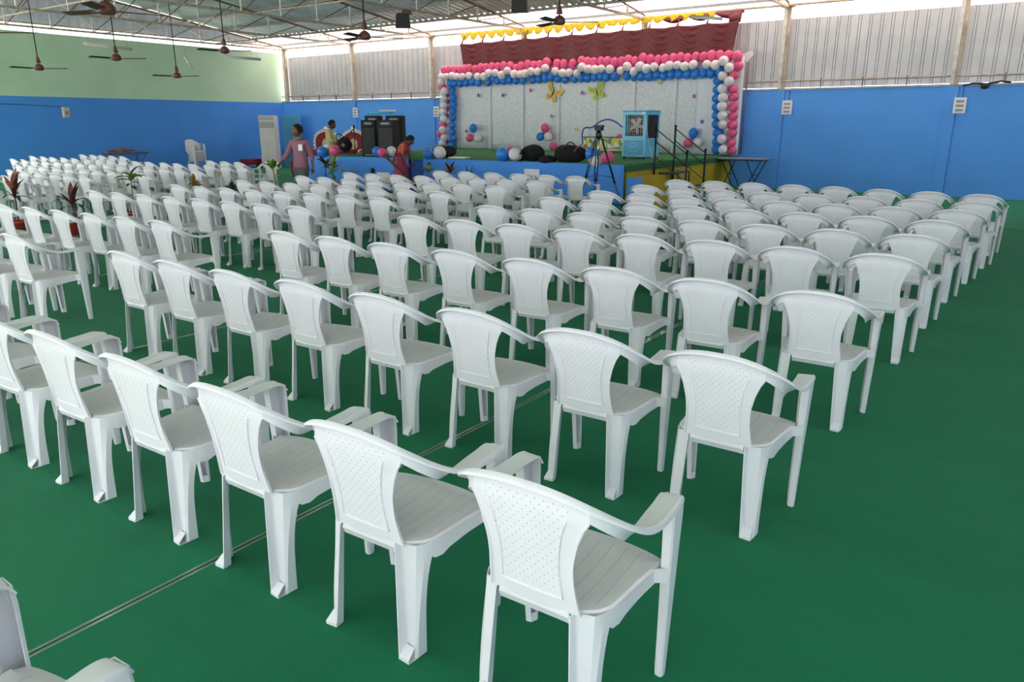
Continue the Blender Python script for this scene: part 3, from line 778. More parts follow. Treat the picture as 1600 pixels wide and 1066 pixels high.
# yellow steps against the stage side
sp = thing('stage_steps', 'yellow painted block steps against the stage side behind the tripod', 'steps', (-7.65, 14.86, 0))
MB().prism([(0, 0), (.72, 0), (.72, .29), (.36, .29), (.36, .60), (0, .60)], 'y', .02, 1.22).build('step_block', MAT['yellow'], sp)
MB().box(0, .36, -.02, .019, 0, .60).build('blue_end_cloth', bc, sp)
# black steel stair with rails
rs = thing('steel_stair', 'black steel stair with sloping pipe handrails at the stage side', 'stair', (-7.65, 16.2, 0))
for k, (x, z) in enumerate(((.28, .64), (.62, .34))):
    tr = MB().box(x-.16, x+.16, .0, 1.06, z-.03, z).build('tread', MAT['black'], rs)
    for yy in (.02, 1.04):
        for xx in (x-.14, x+.14): MB().box(xx-.012, xx+.012, yy-.012, yy+.012, 0, z-.03).build('tread_leg', MAT['black'], tr)
for y in (.0, 1.06):
    r_ = MB().tube([(0, y, .0), (0, y, 1.655-.0)], .024, 8).build('rail_post', MAT['black'], rs)
    MB().ell((0, y, 1.66), (.034, .034, .03), 10, 6).build('knob', MAT['black'], r_)
    r2 = MB().tube([(.78, y, .0), (.78, y, 1.12)], .026, 8).build('rail_post', MAT['black'], rs)
    MB().ell((.78, y, 1.13), (.036, .036, .03), 10, 6).build('knob', MAT['black'], r2)
    for dz in (.06, .33): MB().tube([(0, y, 1.655-dz), (.78, y, 1.12-dz)], .013, 6).build('handrail', MAT['black'], rs)
    MB().tube([(0, y, .98), (.78, y, .45)], .010, 6).build('handrail', MAT['black'], rs)

# ------------------------------------------------------------------ backdrop
def sequin():
    m = mat('silver_sequin_cloth', 'c6c7d0', .38, metal=0); n = m.node_tree.nodes; l = m.node_tree.links; b = n['Principled BSDF']
    tc = n.new('ShaderNodeTexCoord'); v = n.new('ShaderNodeTexVoronoi'); v.inputs['Scale'].default_value = 48; l.new(tc.outputs['Object'], v.inputs['Vector'])
    cr = n.new('ShaderNodeValToRGB'); cr.color_ramp.elements[0].position = .0; cr.color_ramp.elements[0].color = (.72, .72, .78, 1); cr.color_ramp.elements[1].position = .95; cr.color_ramp.elements[1].color = (.98, .98, 1, 1)
    e = cr.color_ramp.elements.new(.6); e.color = (.80, .80, .86, 1)
    sx = n.new('ShaderNodeSeparateColor'); l.new(v.outputs['Color'], sx.inputs[0]); l.new(sx.outputs[0], cr.inputs[0]); l.new(cr.outputs[0], b.inputs['Base Color'])
    nm = n.new('ShaderNodeBump'); nm.inputs['Strength'].default_value = .6; nm.inputs['Distance'].default_value = .01; l.new(sx.outputs[1], nm.inputs['Height']); l.new(nm.outputs[0], b.inputs['Normal'])
    return m
bd = thing('backdrop', 'silver white sequinned cloth hung behind the stage inside the balloon arch', 'backdrop', (0, 21.1, 0))
m = MB(); m.grid([[Vector((q.x, q.y, q.z)) for q in r] for r in cloth((-18.35, 0, 0), (-7.45, 0, 0), .88, 3.52, 14, .03, seed=3)]); m.build('sequin_cloth', sequin(), bd, solid=.004)
pl = mat('plain_white_cloth', 'f0f0f8', .7)
for x in (-17.5, -16.1, -14.75, -13.35, -12.0, -10.7, -9.4):
    MB().box(x-.03, x+.03, -.085, -.075, .90, 3.3).build('cloth_join', pl, bd)
MB().grid(cloth((-8.75, -.07, 0), (-7.45, -.07, 0), .88, 3.45, 4, .04, seed=12)).build('plain_end_cloth', pl, bd, solid=.004)
MB().prism([(-7.6, 3.50), (-7.30, 3.60), (-7.22, 3.50), (-7.40, 3.30)], 'y', -.03, -.02).build('folded_corner', pl, bd)
MB().tube([(-7.38, .0, .9), (-7.36, .0, 3.3)], .02, 6).build('pole', MAT['brown'], bd)
# maroon swag curtain
def swag(x0, x1, z1l, z1r, z0l, z0r, n_sw, depth, y, sl):
    rows = []; NX = n_sw*14; NZ = 26
    for j in range(NZ+1):
        v = j/NZ; row = []
        for i in range(NX+1):
            u = i/NX; s = (u*n_sw) % 1; sw = abs(s-.5)*2              # 1 at the gathers, 0 mid-swag
            zt = lerp(z1l, z1r, u) - .03*(1-sw**2); zb = lerp(z0l, z0r, u) + .03*sw
            z = lerp(zt, zb, v)
            x = lerp(x0, x1, u) + sl*v*(1 if u < .5 else -1)*abs(u-.5)*2
            arc = v*10 - (1-sw**2)*3.2
            d = depth*(.32*math.sin(arc*3.14159)*(1-sw**4) + .5*math.sin(s*6.283*6)*sw**5) - .03*sw
            row.append(Vector((x, y+d, z)))
        rows.append(row)
    return rows
mar = mat('maroon_satin', '6a1826', .42, noise=(30, .12))
cu = thing('swag_curtain', 'maroon satin swag curtain with scalloped folds above the balloon arch', 'curtain', (0, 21.0, 0))
m = MB(); m.grid(swag(-17.30, -7.66, 4.32, 4.36, 3.45, 3.45, 11, .045, 0, .15)); m.build('swags', mar, cu, solid=.003)
m = MB()
for k in range(12):                                       # gathers tied up to the eave pipe
    x = lerp(-17.25, -7.72, k/11); m.tube([(x, .0, 4.30), (x+.01, .1, 4.5), (x, .22, 4.66)], [.035, .012, .02], 6)
m.build('gathers', mar, cu)
m = MB(); rows = []
for i in range(61):                                       # loops of the same satin nearer the open side
    u = i/60; x = lerp(-10.0, -7.6, u); s = (u*3) % 1; zt = 4.62+.02*u; zb = zt-.06-.13*math.sin(math.pi*s)
    rows.append([Vector((x, .16, zt)), Vector((x, .13, (zt+zb)/2)), Vector((x, .15, zb))])
m.grid(rows); m.grid([[Vector((-8.0, .1, 4.62)), Vector((-7.62, .1, 4.64))], [Vector((-7.98, .05, 4.3)), Vector((-7.66, .05, 4.32))]])
m.build('loops', mar, cu, solid=.003)
yel = mat('yellow_satin', 'd8b81c', .4, noise=(12, .15))
va = thing('valance', 'yellow scalloped satin valance tied along the eave pipe above the maroon curtain', 'curtain', (0, 21.14, 0))
m = MB(); rows = []; n_sc = 24
for i in range(n_sc*8+1):
    u = i/(n_sc*8); x = lerp(-17.4, -8.4, u); s = (i/8) % 1; d = .23 if u < .62 else .15
    zb = 4.66-(.08+d*.72*max(0, 1-(2*s-1)**2)**.5*(.85+.15*math.sin(i*.7)))
    rows.append([Vector((x, .03*math.sin(s*6.28)+(.0), lerp(4.67, zb, v/5))) for v in range(6)])
m.grid(rows); m.build('scallops', yel, va, solid=.003)
# butterflies and stars pinned to the cloth (plain generic shapes)
def butterfly(label, x, z, rot, c1, c2, s):
    b = thing('paper_butterfly', label, 'decoration', (x, 21.0, z), 0, None); b.rotation_euler = (0, rot, 0)
    for sg in (1, -1):
        for nm, P in (('upper_wing', [(.02, .02), (.10, .16), (.22, .26), (.30, .22), (.27, .10), (.15, .0), (.03, -.01)]), ('lower_wing', [(.02, -.01), (.12, -.03), (.20, -.10), (.17, -.22), (.09, -.24), (.03, -.10)])):
            c = (sum(p[0] for p in P)/len(P), sum(p[1] for p in P)/len(P))
            w_ = MB().prism([(sg*p[0]*s, p[1]*s) for p in P], 'y', -.008, 0).build(nm, c1, b)
            MB().prism([(sg*(c[0]+(p[0]-c[0])*.55)*s, (c[1]+(p[1]-c[1])*.55)*s) for p in P], 'y', -.012, -.0081).build('wing_spot', c2, w_)
    MB().ell((0, -.012, 0), (.018*s, .01, .10*s), 8, 8).build('body', MAT['black'], b)
    MB().tube([(0, -.01, .09*s), (-.05*s, -.01, .17*s)], .004, 5).tube([(0, -.01, .09*s), (.05*s, -.01, .17*s)], .004, 5).build('antennae', MAT['black'], b)
PY = mat('paper_yellow', 'f0d24a', .6); PP = mat('paper_peach', 'e8a08c', .6); PL = mat('paper_lime', 'd2dc3c', .6); PG = mat('paper_leaf_green', 'a8c83a', .6)
butterfly('yellow paper butterfly with peach wing centres pinned to the silver cloth', -13.55, 2.63, .5, PY, PP, 1.05)
butterfly('lime green paper butterfly pinned to the silver cloth', -11.95, 2.64, -.35, PL, PG, .95)
for x, z, c, nm in ((-16.55, 2.64, '5a2848', 'dark plum'), (-15.52, 2.62, '7a2a4a', 'wine red'), (-17.1, 1.46, '2c6a5c', 'dark green'), (-13.58, 1.94, '3a9a8c', 'teal'), (-12.65, 1.55, 'e0cc58', 'pale yellow'),
                    (-12.47, 2.63, 'a050b0', 'violet'), (-9.9, 2.86, 'd8c070', 'gold'), (-8.8, 2.46, 'b048b8', 'magenta'), (-8.52, 1.77, '5058b8', 'blue'), (-14.4, 2.75, 'c04870', 'rose')):
    P = [((.085 if k % 2 == 0 else .036)*math.sin(k*math.pi/5), (.085 if k % 2 == 0 else .036)*math.cos(k*math.pi/5)) for k in range(10)]
    o = MB().prism(P, 'y', -.006, 0).build('paper_star', mat('star_'+nm.replace(' ', '_'), c, .5)); o.location = (x, 20.99, z)
    tag(o, '%s paper star pinned to the silver sequinned cloth' % nm, 'star', 'paper stars on the backdrop')
# ------------------------------------------------------------------ balloons
def balloon_mesh(col, name, tear=.12):
    m = MB()
    m.ell((0, 0, 0), (1, 1, 1.08), 20, 14, fn=lambda p: Vector((p.x*(1-tear*max(0, -p.z)**2), p.y*(1-tear*max(0, -p.z)**2), p.z*(1+tear*.9*max(0, -p.z)))))
    m.lathe([(.02, -1.16), (.09, -1.22), (.1, -1.26)], 10)
    return m.mesh(name, col)
def latex(name, col):
    m = mat(name, col, .34, spec=.5); b = m.node_tree.nodes['Principled BSDF']; b.inputs['Subsurface Weight'].default_value = .12
    b.inputs['Subsurface Radius'].default_value = (.1, .05, .05); return m
LX = {'pink': latex('pink_latex', 'ee5f92'), 'white': latex('white_latex', 'f0e6ec'), 'blue': latex('blue_latex', '2f86e6')}
BM = {k: balloon_mesh(v, 'balloon') for k, v in LX.items()}
rb = random.Random(11)
def balloon(c, x, y, z, r, label, group, dirv=None, sq=1.0):
    o = bpy.data.objects.new('balloon', BM[c]); COL.objects.link(o); o.location = (x, y, z)
    o.scale = (r*sq, r*sq, r)
    d = Vector(dirv) if dirv else Vector((rb.uniform(-.3, .3), .6, rb.uniform(-.6, -.1)))
    o.rotation_euler = d.to_track_quat('-Z', 'Y').to_euler()
    return tag(o, label, 'balloon', group)
for c, ps in DATA['arch'].items():
    nm = {'pink': 'top', 'white': 'middle', 'blue': 'lowest'}[c]
    for k, (x, z) in enumerate(ps):
        r = rb.uniform(.128, .150) * (1.0 if c != 'pink' else 1.04)
        balloon(c, x, 20.86 if c == 'pink' else 20.70 if c == 'white' else 20.84, z, r, '%s balloon, %s from the thrones end of the arch\'s %s line' % (c, ordi(k+1), nm), '%s balloons in the arch\'s top border' % c,
                (rb.uniform(-.15, .15), .3, -1 if c == 'pink' else 1) if c != 'white' else (0, 1, rb.uniform(-.3, .3)), .93)
for side, key, who in (('cooler end', 'rcol', 1), ('speaker end', 'lcol', -1)):
    for c, ps in DATA[key].items():
        for k, (x, z) in enumerate(ps):
            y = {'pink': 20.84, 'white': 20.68, 'blue': 20.86}[c]
            balloon(c, x, y, z, rb.uniform(.125, .142), '%s balloon, %s from the top of the arch\'s upright at the %s' % (c, ordi(k+1), side), '%s balloons of the arch upright at the %s' % (c, side),
                    (-who*1.0, .3, 0) if c == 'pink' else (who*.9, .3, .0) if c == 'blue' else (0, 1, 0), .95)
CL = ['at the speaker side of the cloth', 'in the middle of the cloth', 'beside the black stair rails']
for k, (c, x, z) in enumerate(DATA['clus']):
    q = k//3; top = k % 3 == 0
    balloon(c, x, 20.82, z, .138, '%s balloon in the cluster of three %s' % (c, CL[q]), 'balloon clusters on the backdrop', (0, .15, -1) if top else ((.8, .2, .5) if k % 3 == 1 else (-.8, .2, .5)), .97)
for (c, x, z), lb in zip(DATA['low'], ('pink balloon low on the cloth above the black bags', 'pink balloon on the cloth half hidden behind the cooler')):
    balloon(c, x, 20.8, z, .135, lb, None, (.2, .5, -.6))
EL = ['blue balloon at the stage edge, bluest of the three before the bags', 'white balloon at the stage edge near the bags', 'blue balloon above the white one by the tripod legs', 'white balloon hanging over the stage edge by the tripod',
      'pink balloon at the stage edge behind the tripod legs', 'blue balloon on the stage corner beside the walking man', 'pink balloon on the stage corner in front of the thrones', 'blue balloon at the foot of the black speakers',
      'pink balloon at the foot of the black speakers', 'lower blue balloon at the stage edge behind the bending woman', 'large white balloon at the stage edge below the arch upright', 'pink balloon tucked behind the blue and white pair',
      'white balloon between blue and pink ones on the stage corner', 'white balloon between the speakers and the bending woman', 'upper blue balloon at the stage edge behind the bending woman']
for (c, x, y, z, r), lb in zip(DATA['edge'], EL):
    balloon(c, x, y, max(z, SH+.0) if True else z, r, lb, 'balloons along the stage edge', (rb.uniform(-.5, .5), .5, -.3))

# ------------------------------------------------------------------ fans
def fan(x, y, z, top, rot, label, tilt=0):
    rot = math.atan2(-y, -x) + R(60) + rot
    t = thing('ceiling_fan', label, 'fan', (x, y, z), rot, 'ceiling fans on long rods')
    MB().tube([(0, 0, .06), (0, 0, top-z)], .011, 8).build('down_rod', MAT['black'], t)
    MB().lathe([(.012, .26), (.03, .23), (.05, .14), (.055, .12), (.02, .115)], 16).build('canopy', MAT['fan'], t)
    MB().lathe([(.03, .10), (.06, .08), (.09, .05), (.10, .01), (.095, -.02), (.07, -.04), (.03, -.045)], 24).build('motor', MAT['fan'], t)
    MB().lathe([(.015, top-z-.10), (.05, top-z-.06), (.055, top-z)], 12).build('hook_cup', MAT['fan'], t)
    for k in range(3):
        a = 2*math.pi*k/3; M = Matrix.Rotation(a, 4, 'Z'); b = MB(); rows = []
        for i in range(9):
            u = i/8; xx = lerp(.15, .62, u); w = lerp(.055, .07, u) if u < .9 else .055
            rows.append([M @ Vector((xx, s*w, .012*s - .02*u*0)) for s in (-1, -.5, 0, .5, 1)])
        b.grid(rows); b.build('blade', MAT['fanblade'], t, solid=.004)
        MB().box(.10, .22, -.018, .018, -.006, .006, M).build('blade_arm', MAT['fan'], t)
    return t
fan(-18.95, 8.2, 2.90, RZ(8.2)-.02, 0, 'brown ceiling fan hanging lowest towards the corner by the wall paper notice')
fan(-16.9, 8.9, 3.06, RZ(8.9)-.02, .1, 'brown ceiling fan hanging before the pale green wall below the big close fan')
fan(-18.95, 11.5, 2.89, RZ(11.5)-.02, -.1, 'small far brown ceiling fan hanging before the pale green wall')
fan(-14.9, 10.2, 3.20, RZ(10.2)-.02, .05, 'dark brown ceiling fan overlapping the bright gap above the green wall')
fan(-9.6, 9.2, 3.07, RZ(9.2)-.02, .55, 'brown ceiling fan hanging over the middle chairs towards the cladding')
fan(-8.9, 4.65, 2.92, RZ(RIDGE)-.3, .75, 'large close brown ceiling fan seen from below at the frame top')
fan(-6.9, 10.85, 3.27, RZ(10.9)-.02, .6, 'dark ceiling fan in front of the maroon curtain')
fan(-10.9, 4.15, 2.78, RZ(RIDGE)-.4, .0, 'close ceiling fan with one blade reaching in at the frame side')

# ------------------------------------------------------------------ hung tube lights, loudspeakers
def tube_light(x0, y0, x1, y1, z0, z1, top, label):
    t = thing('tube_light', label, 'light fitting', ((x0+x1)/2, (y0+y1)/2, (z0+z1)/2), 0, 'hanging tube lights'); c = Vector(t.location)
    a = Vector((x0, y0, z0))-c; b = Vector((x1, y1, z1))-c
    MB().tube([a, b], .025, 8).build('batten', MAT['offw'], t)
    MB().tube([a+Vector((0, 0, -.035)), b+Vector((0, 0, -.035))], .014, 8).build('glass_tube', MAT['white'], t)
    for p in (a.lerp(b, .1), a.lerp(b, .9)): MB().tube([p, p+Vector((0, 0, top-p.z-c.z))], .003, 4).build('wire', MAT['grey'], t)
tube_light(-18.95, 9.26, -18.95, 10.4, 3.52, 3.47, RZ(10)-.02, 'pale tube light on wires before the green wall between two fans')
tube_light(-18.95, 13.0, -18.95, 14.1, 3.48, 3.47, RZ(14.2)-.15, 'pale tube light on wires beside the dark fan near the corner')
tube_light(-8.2, 19.0, -7.3, 18.8, 4.30, 4.16, RZ(19), 'pale tube light on wires in front of the maroon curtain')
t = thing('tube_light', 'short pale tube light seen end-on before the green wall', 'light fitting', (-20.6, 12.9, 3.35), 0, 'hanging tube lights')
MB().tube([(0, -.1, .18), (0, .1, -.12)], .03, 8).build('batten', MAT['offw'], t); MB().tube([(0, -.08, .18), (0, -.08, 2.4)], .003, 4).build('wire', MAT['grey'], t)
def hung_speaker(x, y, z, s, rz, label):
    t = thing('loudspeaker', label, 'loudspeaker', (x, y, z), rz, 'loudspeakers hung under the roof')
    MB().prism([(-.26*s, -.22*s), (.26*s, -.22*s), (.20*s, .20*s), (-.20*s, .24*s)], 'y', -.18*s, .18*s).build('cabinet', MAT['black'], t, bevel=.01)
    MB().box(-.23*s, .23*s, -.20*s, -.181*s, -.18*s, .17*s).build('grille', mat('speaker_grille', '2a2d30', .6, bump=(400, .5)), t)
    MB().prism([(-.06*s, .20*s), (.30*s, .22*s), (.28*s, .34*s), (.02*s, .36*s)], 'y', -.12*s, .12*s).build('clamp_box', mat('brown_fitting', '5a4438', .6), t)
    MB().tube([(-.1*s, 0, .2*s), (-.1*s, 0, 4.66-z)], .012, 6).tube([(.15*s, 0, .3*s), (.15*s, 0, 4.66-z)], .012, 6).build('hanger', MAT['grey'], t)
hung_speaker(-14.9, 15.7, 4.34, .78, .7, 'black loudspeaker hung under a truss over the middle chairs')
hung_speaker(-10.6, 15.0, 4.30, .72, .45, 'black loudspeaker hung under the truss before the maroon curtain')

# ------------------------------------------------------------------ wall boards
def board(x, z, label, left=False, n_slots=3):
    t = thing('switch_board', label, 'switch board', (XL+.0 if left else x, x if left else YB-.03, z), R(90) if left else 0, 'switch boards on the walls')
    MB().box(-.13, .13, -.05, 0, -.18, .18).build('plate', MAT['white'], t, bevel=.006)
    for k in range(n_slots): MB().box(-.08, .08, -.056, -.0505, -.13+k*.1, -.085+k*.1).build('switch_row', MAT['grey'], t)
    MB().tube([(.03, -.012, .18), (.03, -.012, 2.57-z)], .007, 6).build('cable', MAT['black'], t)
for k, (x, nm) in enumerate(((-22.9, 'white switch board on the back wall above the speakers and thrones'), (-18.68, 'white switch board on the back wall beside the speaker end of the arch'),
               (-6.27, 'white switch board on the blue wall, the one close to the balloon arch'), (-2.25, 'white switch board on the blue wall furthest from the stage'))): board(x, 2.13, nm)
t = thing('paper_notice', 'curled white paper notice hung on the blue wall below the green paint', 'notice', (XL+.02, 12.45, 2.07), R(90))
m = MB(); m.grid([[Vector((lerp(-.13, .13, u/6), -.02-.03*math.sin(u), lerp(-.17, .17, v/4)+.01*math.sin(u*1.3))) for u in range(7)] for v in range(5)]); m.build('sheet', MAT['offw'], t, solid=.002)
MB().box(-.05, .05, -.055, -.05, -.06, .04).build('print', MAT['grey'], t)
MB().tube([(-.1, -.01, .19), (-1.6, -.01, .24), (-3, -.01, .26), (-3.4, -.01, .1), (-3.8, -.01, .15)], .008, 5).build('string', MAT['blackcloth'], t)
o = MB().tube([(0, 0, 0), (-.3, 0, .02), (-.5, 0, -.03)], .02, 6).tube([(0, 0, 0), (.25, .0, .05), (.45, 0, .02)], .022, 6).ell((-.05, 0, -.05), (.09, .05, .07), 8, 6).build('cable_tangle', MAT['black'])
o.location = (-1.75, YB-.08, 2.60); tag(o, 'black tangle of cable lying on the ledge above the blue wall', 'cable')
for x, y, z, lb in ((-14.55, 14.36, .28, 'white paper notice on the blue skirt beside the bending woman'), (-10.05, 14.72, .50, 'white paper notice on the blue skirt below the black bags')):
    t = thing('paper_notice', lb, 'notice', (x, y, z), R(8) if x < -14 else R(1.6), 'paper notices on the stage skirt')
    MB().box(-.21, .21, -.006, 0, -.2, .2).build('sheet', MAT['white'], t)
    for k in range(3): MB().box(-.13+k*.1, -.07+k*.1, -.009, -.0061, -.10, .06).build('print', mat('faint_print', 'b0b0ac', .7), t)

# ------------------------------------------------------------------ corner: air conditioner and open door
ac = thing('air_conditioner', 'tall white floor-standing air conditioner in the hall corner', 'air conditioner', (-25.85, 19.35, 0), R(28))
MB().box(-.32, .32, -.2, .2, 0, 2.02).build('cabinet', MAT['offw'], ac, bevel=.02)
g = MB().box(-.31, .31, -.215, -.201, 1.55, 1.78).build('outlet_grille', MAT['grey'], ac)
for k in range(5): MB().box(-.30, .30, -.235, -.2155, 1.57+k*.042, 1.585+k*.042).build('louvre', MAT['offw'], g)
MB().box(-.32, .32, -.212, -.201, 1.84, 2.0).build('control_panel', mat('ac_panel', 'bdb9b0', .5), ac)
MB().box(-.33, .33, -.21, -.201, .1, .5).build('intake_panel', MAT['offw'], ac)
d1 = thing('door_1', 'pale blue metal door leaf standing open beside the air conditioner', 'door', (-26.0, 20.6, 0), R(12)); struct(d1)
lb_ = mat('pale_blue_door_paint', '64b4d8', .5, noise=(2, .06))
MB().box(-.48, .44, -.02, .02, .03, 2.05).build('door_leaf', lb_, d1, bevel=.004); MB().box(.34, .39, -.05, -.0205, 1.0, 1.15).build('handle', MAT['steel'], d1)
for z in (.3, 1.8): MB().box(-.51, -.47, -.03, .0, z, z+.12).build('hinge', MAT['grey'], d1)

# ------------------------------------------------------------------ tables
def xtable(x, y, z, L, wd, rz, label, tm, lm):
    t = thing('folding_table', label, 'table', (x, y, 0), rz)
    MB().box(-L/2, L/2, -wd/2, wd/2, z-.03, z).build('tabletop', tm, t, bevel=.004)
    MB().box(-L/2+.05, L/2-.05, -wd/2+.04, wd/2-.04, z-.06, z-.031).build('apron', lm, t)
    for sx in (-1, 1):
        for sy in (-1, 1):
            MB().tube([(sx*L*.42, sy*(wd/2-.06), z-.05), (sx*L*.12, sy*(wd/2-.06), 0.01)], .014, 6).build('leg', lm, t)
        MB().tube([(sx*L*.27, -(wd/2-.06), z*.48), (sx*L*.27, (wd/2-.06), z*.48)], .01, 6).build('stretcher', lm, t)
        MB().tube([(sx*L*.12, -(wd/2-.06), z-.05), (sx*L*.40, -(wd/2-.06), .01)], .012, 6).build('leg', lm, t)
    return t
xtable(-7.0, 20.35, .83, 1.25, .6, 0, 'folding table with crossed dark legs by the blue wall beside the stage', MAT['grey'], MAT['black'])
xtable(-26.6, 13.85, .77, 1.5, .6, R(90), 'narrow folding table by the blue side wall with rubble on it', mat('worn_table_top', '7c8088', .6), mat('rusty_legs', '4c4450', .6))
rs_ = mat('terracotta_crumbs', 'a8674c', .9, noise=(20, .3)); pm = MB(); rr_ = random.Random(4)
for k in range(34):
    a = rr_.uniform(0, 6.28); q = rr_.random()**.6; s = rr_.uniform(.035, .07)
    pm.ell((.22*q*math.cos(a), .42*q*math.sin(a), .02+(1-q)*.09), (s, s*1.2, s*.6), 7, 5)
o = pm.build('clay_rubble', rs_); o.location = (-26.6, 13.75, .79); tag(o, 'heap of reddish clay crumbs on the narrow table by the side wall', 'rubble', None, 'stuff')

# ------------------------------------------------------------------ stage furniture
cl = thing('air_cooler', 'light blue desert air cooler on castors standing at the stage edge', 'air cooler', (-8.80, 17.75, SH), R(-2))
cb = mat('cooler_light_blue', '6cc4e6', .3); cb2 = mat('cooler_side_blue', '4f9cc4', .35)
MB().box(-.33, .33, -.36, .36, .05, .50).build('water_tank', cb, cl, bevel=.012)
MB().box(-.33, -.25, -.36, .36, .502, 1.10).box(.25, .33, -.36, -.28, .502, 1.10).box(.25, .33, .28, .36, .502, 1.10).box(-.33, .33, -.36, .36, 1.05, 1.13).box(-.25, .25, .30, .36, .502, 1.05).box(-.25, .25, -.36, -.30, .502, .55).build('housing', cb, cl, bevel=.006)
MB().box(-.34, .34, -.37, .37, 1.131, 1.16).build('top_cover', cb2, cl, bevel=.01)
MB().box(.20, .30, -.376, -.3705, 1.07, 1.11).build('badge', MAT['white'], cl)
MB().box(-.24, .24, -.20, .29, .56, 1.04).build('inner_case', mat('cooler_inside', '1e2a34', .6), cl)
f_ = MB().lathe([(.05, -.03), (.05, .03)], 14, M=Matrix.Rotation(R(90), 4, 'X')).build('fan_hub', MAT['offw'], cl, loc=(0, -.24, .80))
for k in range(5):
    M = Matrix.Rotation(R(72*k+10), 4, 'Y') @ Matrix.Translation((.12, 0, 0)) @ Matrix.Rotation(R(30), 4, 'X')
    MB().box(-.075, .08, -.003, .003, -.045, .045, M).build('fan_blade', MAT['offw'], f_)
for k in range(9): MB().tube([(-.21+k*.0525, -.325, .565), (-.21+k*.0525, -.325, 1.045)], .008, 6).build('vertical_louvre', MAT['offw'], cl)
for k in range(3): MB().tube([(-.24, -.335, .66+k*.14), (.24, -.335, .66+k*.14)], .005, 5).build('guard_wire', MAT['offw'], cl)
pad = MB().box(.300, .318, -.28, .28, .36, 1.04).build('cooling_pad', mat('cooler_pad', '1c2128', .8), cl)
MB().box(.318, .338, -.28, .28, .34, .36).build('pad_sill', cb2, pad)
for k in range(13): MB().box(.319, .325, -.28+k*.0465-.003, -.28+k*.0465+.003, .37, 1.03).build('grille_bar', mat('pad_grille', '5a4a40', .6) if k == 0 else bpy.data.materials['pad_grille'], pad)
for k in range(12): MB().box(.325, .330, -.28, .28, .40+k*.054-.003, .40+k*.054+.003).build('grille_bar', bpy.data.materials['pad_grille'], pad)
MB().box(-.27, .27, -.368, -.3605, .10, .45).build('tank_front', cb2, cl, bevel=.004)
MB().lathe([(.12, 0), (.135, .006), (.15, 0)], 24, M=Matrix.Diagonal((1, 1, .8, 1)) @ Matrix.Rotation(R(90), 4, 'X'), cap=False).build('embossed_ring', cb, cl, loc=(0, -.370, .275))
MB().ell((-.04, -.370, .29), (.05, .006, .03), 10, 6).ell((.04, -.370, .30), (.035, .006, .04), 10, 6).ell((.0, -.370, .24), (.04, .006, .02), 10, 6).build('embossed_flower', cb, cl)
for sx in (-.27, .27):
    for sy in (-.3, .3): MB().lathe([(.035, -.015), (.035, .015)], 12, M=Matrix.Rotation(R(90), 4, 'Y')).build('castor', MAT['black'], cl, loc=(sx, sy, .035))
MB().tube([(.30, -.38, 1.05), (.42, -.42, .55), (.60, -.50, .05), (.9, -.55, -.0)], .006, 5).build('power_cable', MAT['offw'], cl)

sw = thing('swing_seat', 'small blue framed swing seat with flowered panel at the back of stage', 'swing seat', (-11.0, 20.1, SH), R(3))
bf = mat('swing_blue_enamel', '2c4ea8', .35)
arch = catmull([(-.85, 0, .28), (-.88, 0, .55), (-.80, 0, .72), (-.55, 0, .74), (-.30, 0, .90), (-.05, 0, .96), (.20, 0, .90), (.45, 0, .74), (.70, 0, .72), (.78, 0, .55), (.76, 0, .28)], 5)
MB().tube(arch, .022, 8).build('arched_frame', bf, sw)
MB().tube([(-.86, 0, .46), (.77, 0, .46)], .015, 8).build('top_rail', bf, sw)
MB().tube([(-.84, 0, .12), (.75, 0, .12)], .018, 8).build('bottom_rail', MAT['black'], sw)
def floral():
    m = mat('flowered_panel', 'e4e2b8', .6); n = m.node_tree.nodes; l = m.node_tree.links; v = n.new('ShaderNodeTexVoronoi'); v.inputs['Scale'].default_value = 11
    tc = n.new('ShaderNodeTexCoord'); l.new(tc.outputs['Object'], v.inputs['Vector']); cr = n.new('ShaderNodeValToRGB'); cr.color_ramp.interpolation = 'CONSTANT'
    E = cr.color_ramp.elements; E[0].position = 0; E[0].color = (*hx('dcd23c'), 1); E[1].position = .3; E[1].color = (*hx('e8e8dc'), 1)
    for p, c in ((.5, '7c9a3a'), (.62, 'e6e4d8'), (.8, '6a86b0'), (.9, 'c86a48')): e = E.new(p); e.color = (*hx(c), 1)
    s = n.new('ShaderNodeSeparateColor'); l.new(v.outputs['Color'], s.inputs[0]); l.new(s.outputs[0], cr.inputs[0]); l.new(cr.outputs[0], n['Principled BSDF'].inputs['Base Color']); return m
fm = floral()
for k in range(4): MB().box(-.82+k*.40, -.46+k*.40, -.015, .015, .15, .44).build('flowered_panel', fm, sw)
MB().box(-.80, .74, -.40, -.03, .10, .13).build('seat', fm, sw)
for x in (-.62, .55):
    MB().tube([(x, 0, .46), (x, 0, .74)], .008, 6).build('hanger_rod', MAT['steel'], sw)
for sx, x in ((-1, -.84), (1, .76)):
    MB().tube([(x, 0, .30), (x+sx*.18, -.25, -.0)], .013, 6).build('leg', MAT['black'], sw); MB().tube([(x, 0, .30), (x-sx*.20, .25, .0)], .013, 6).build('leg', MAT['black'], sw)

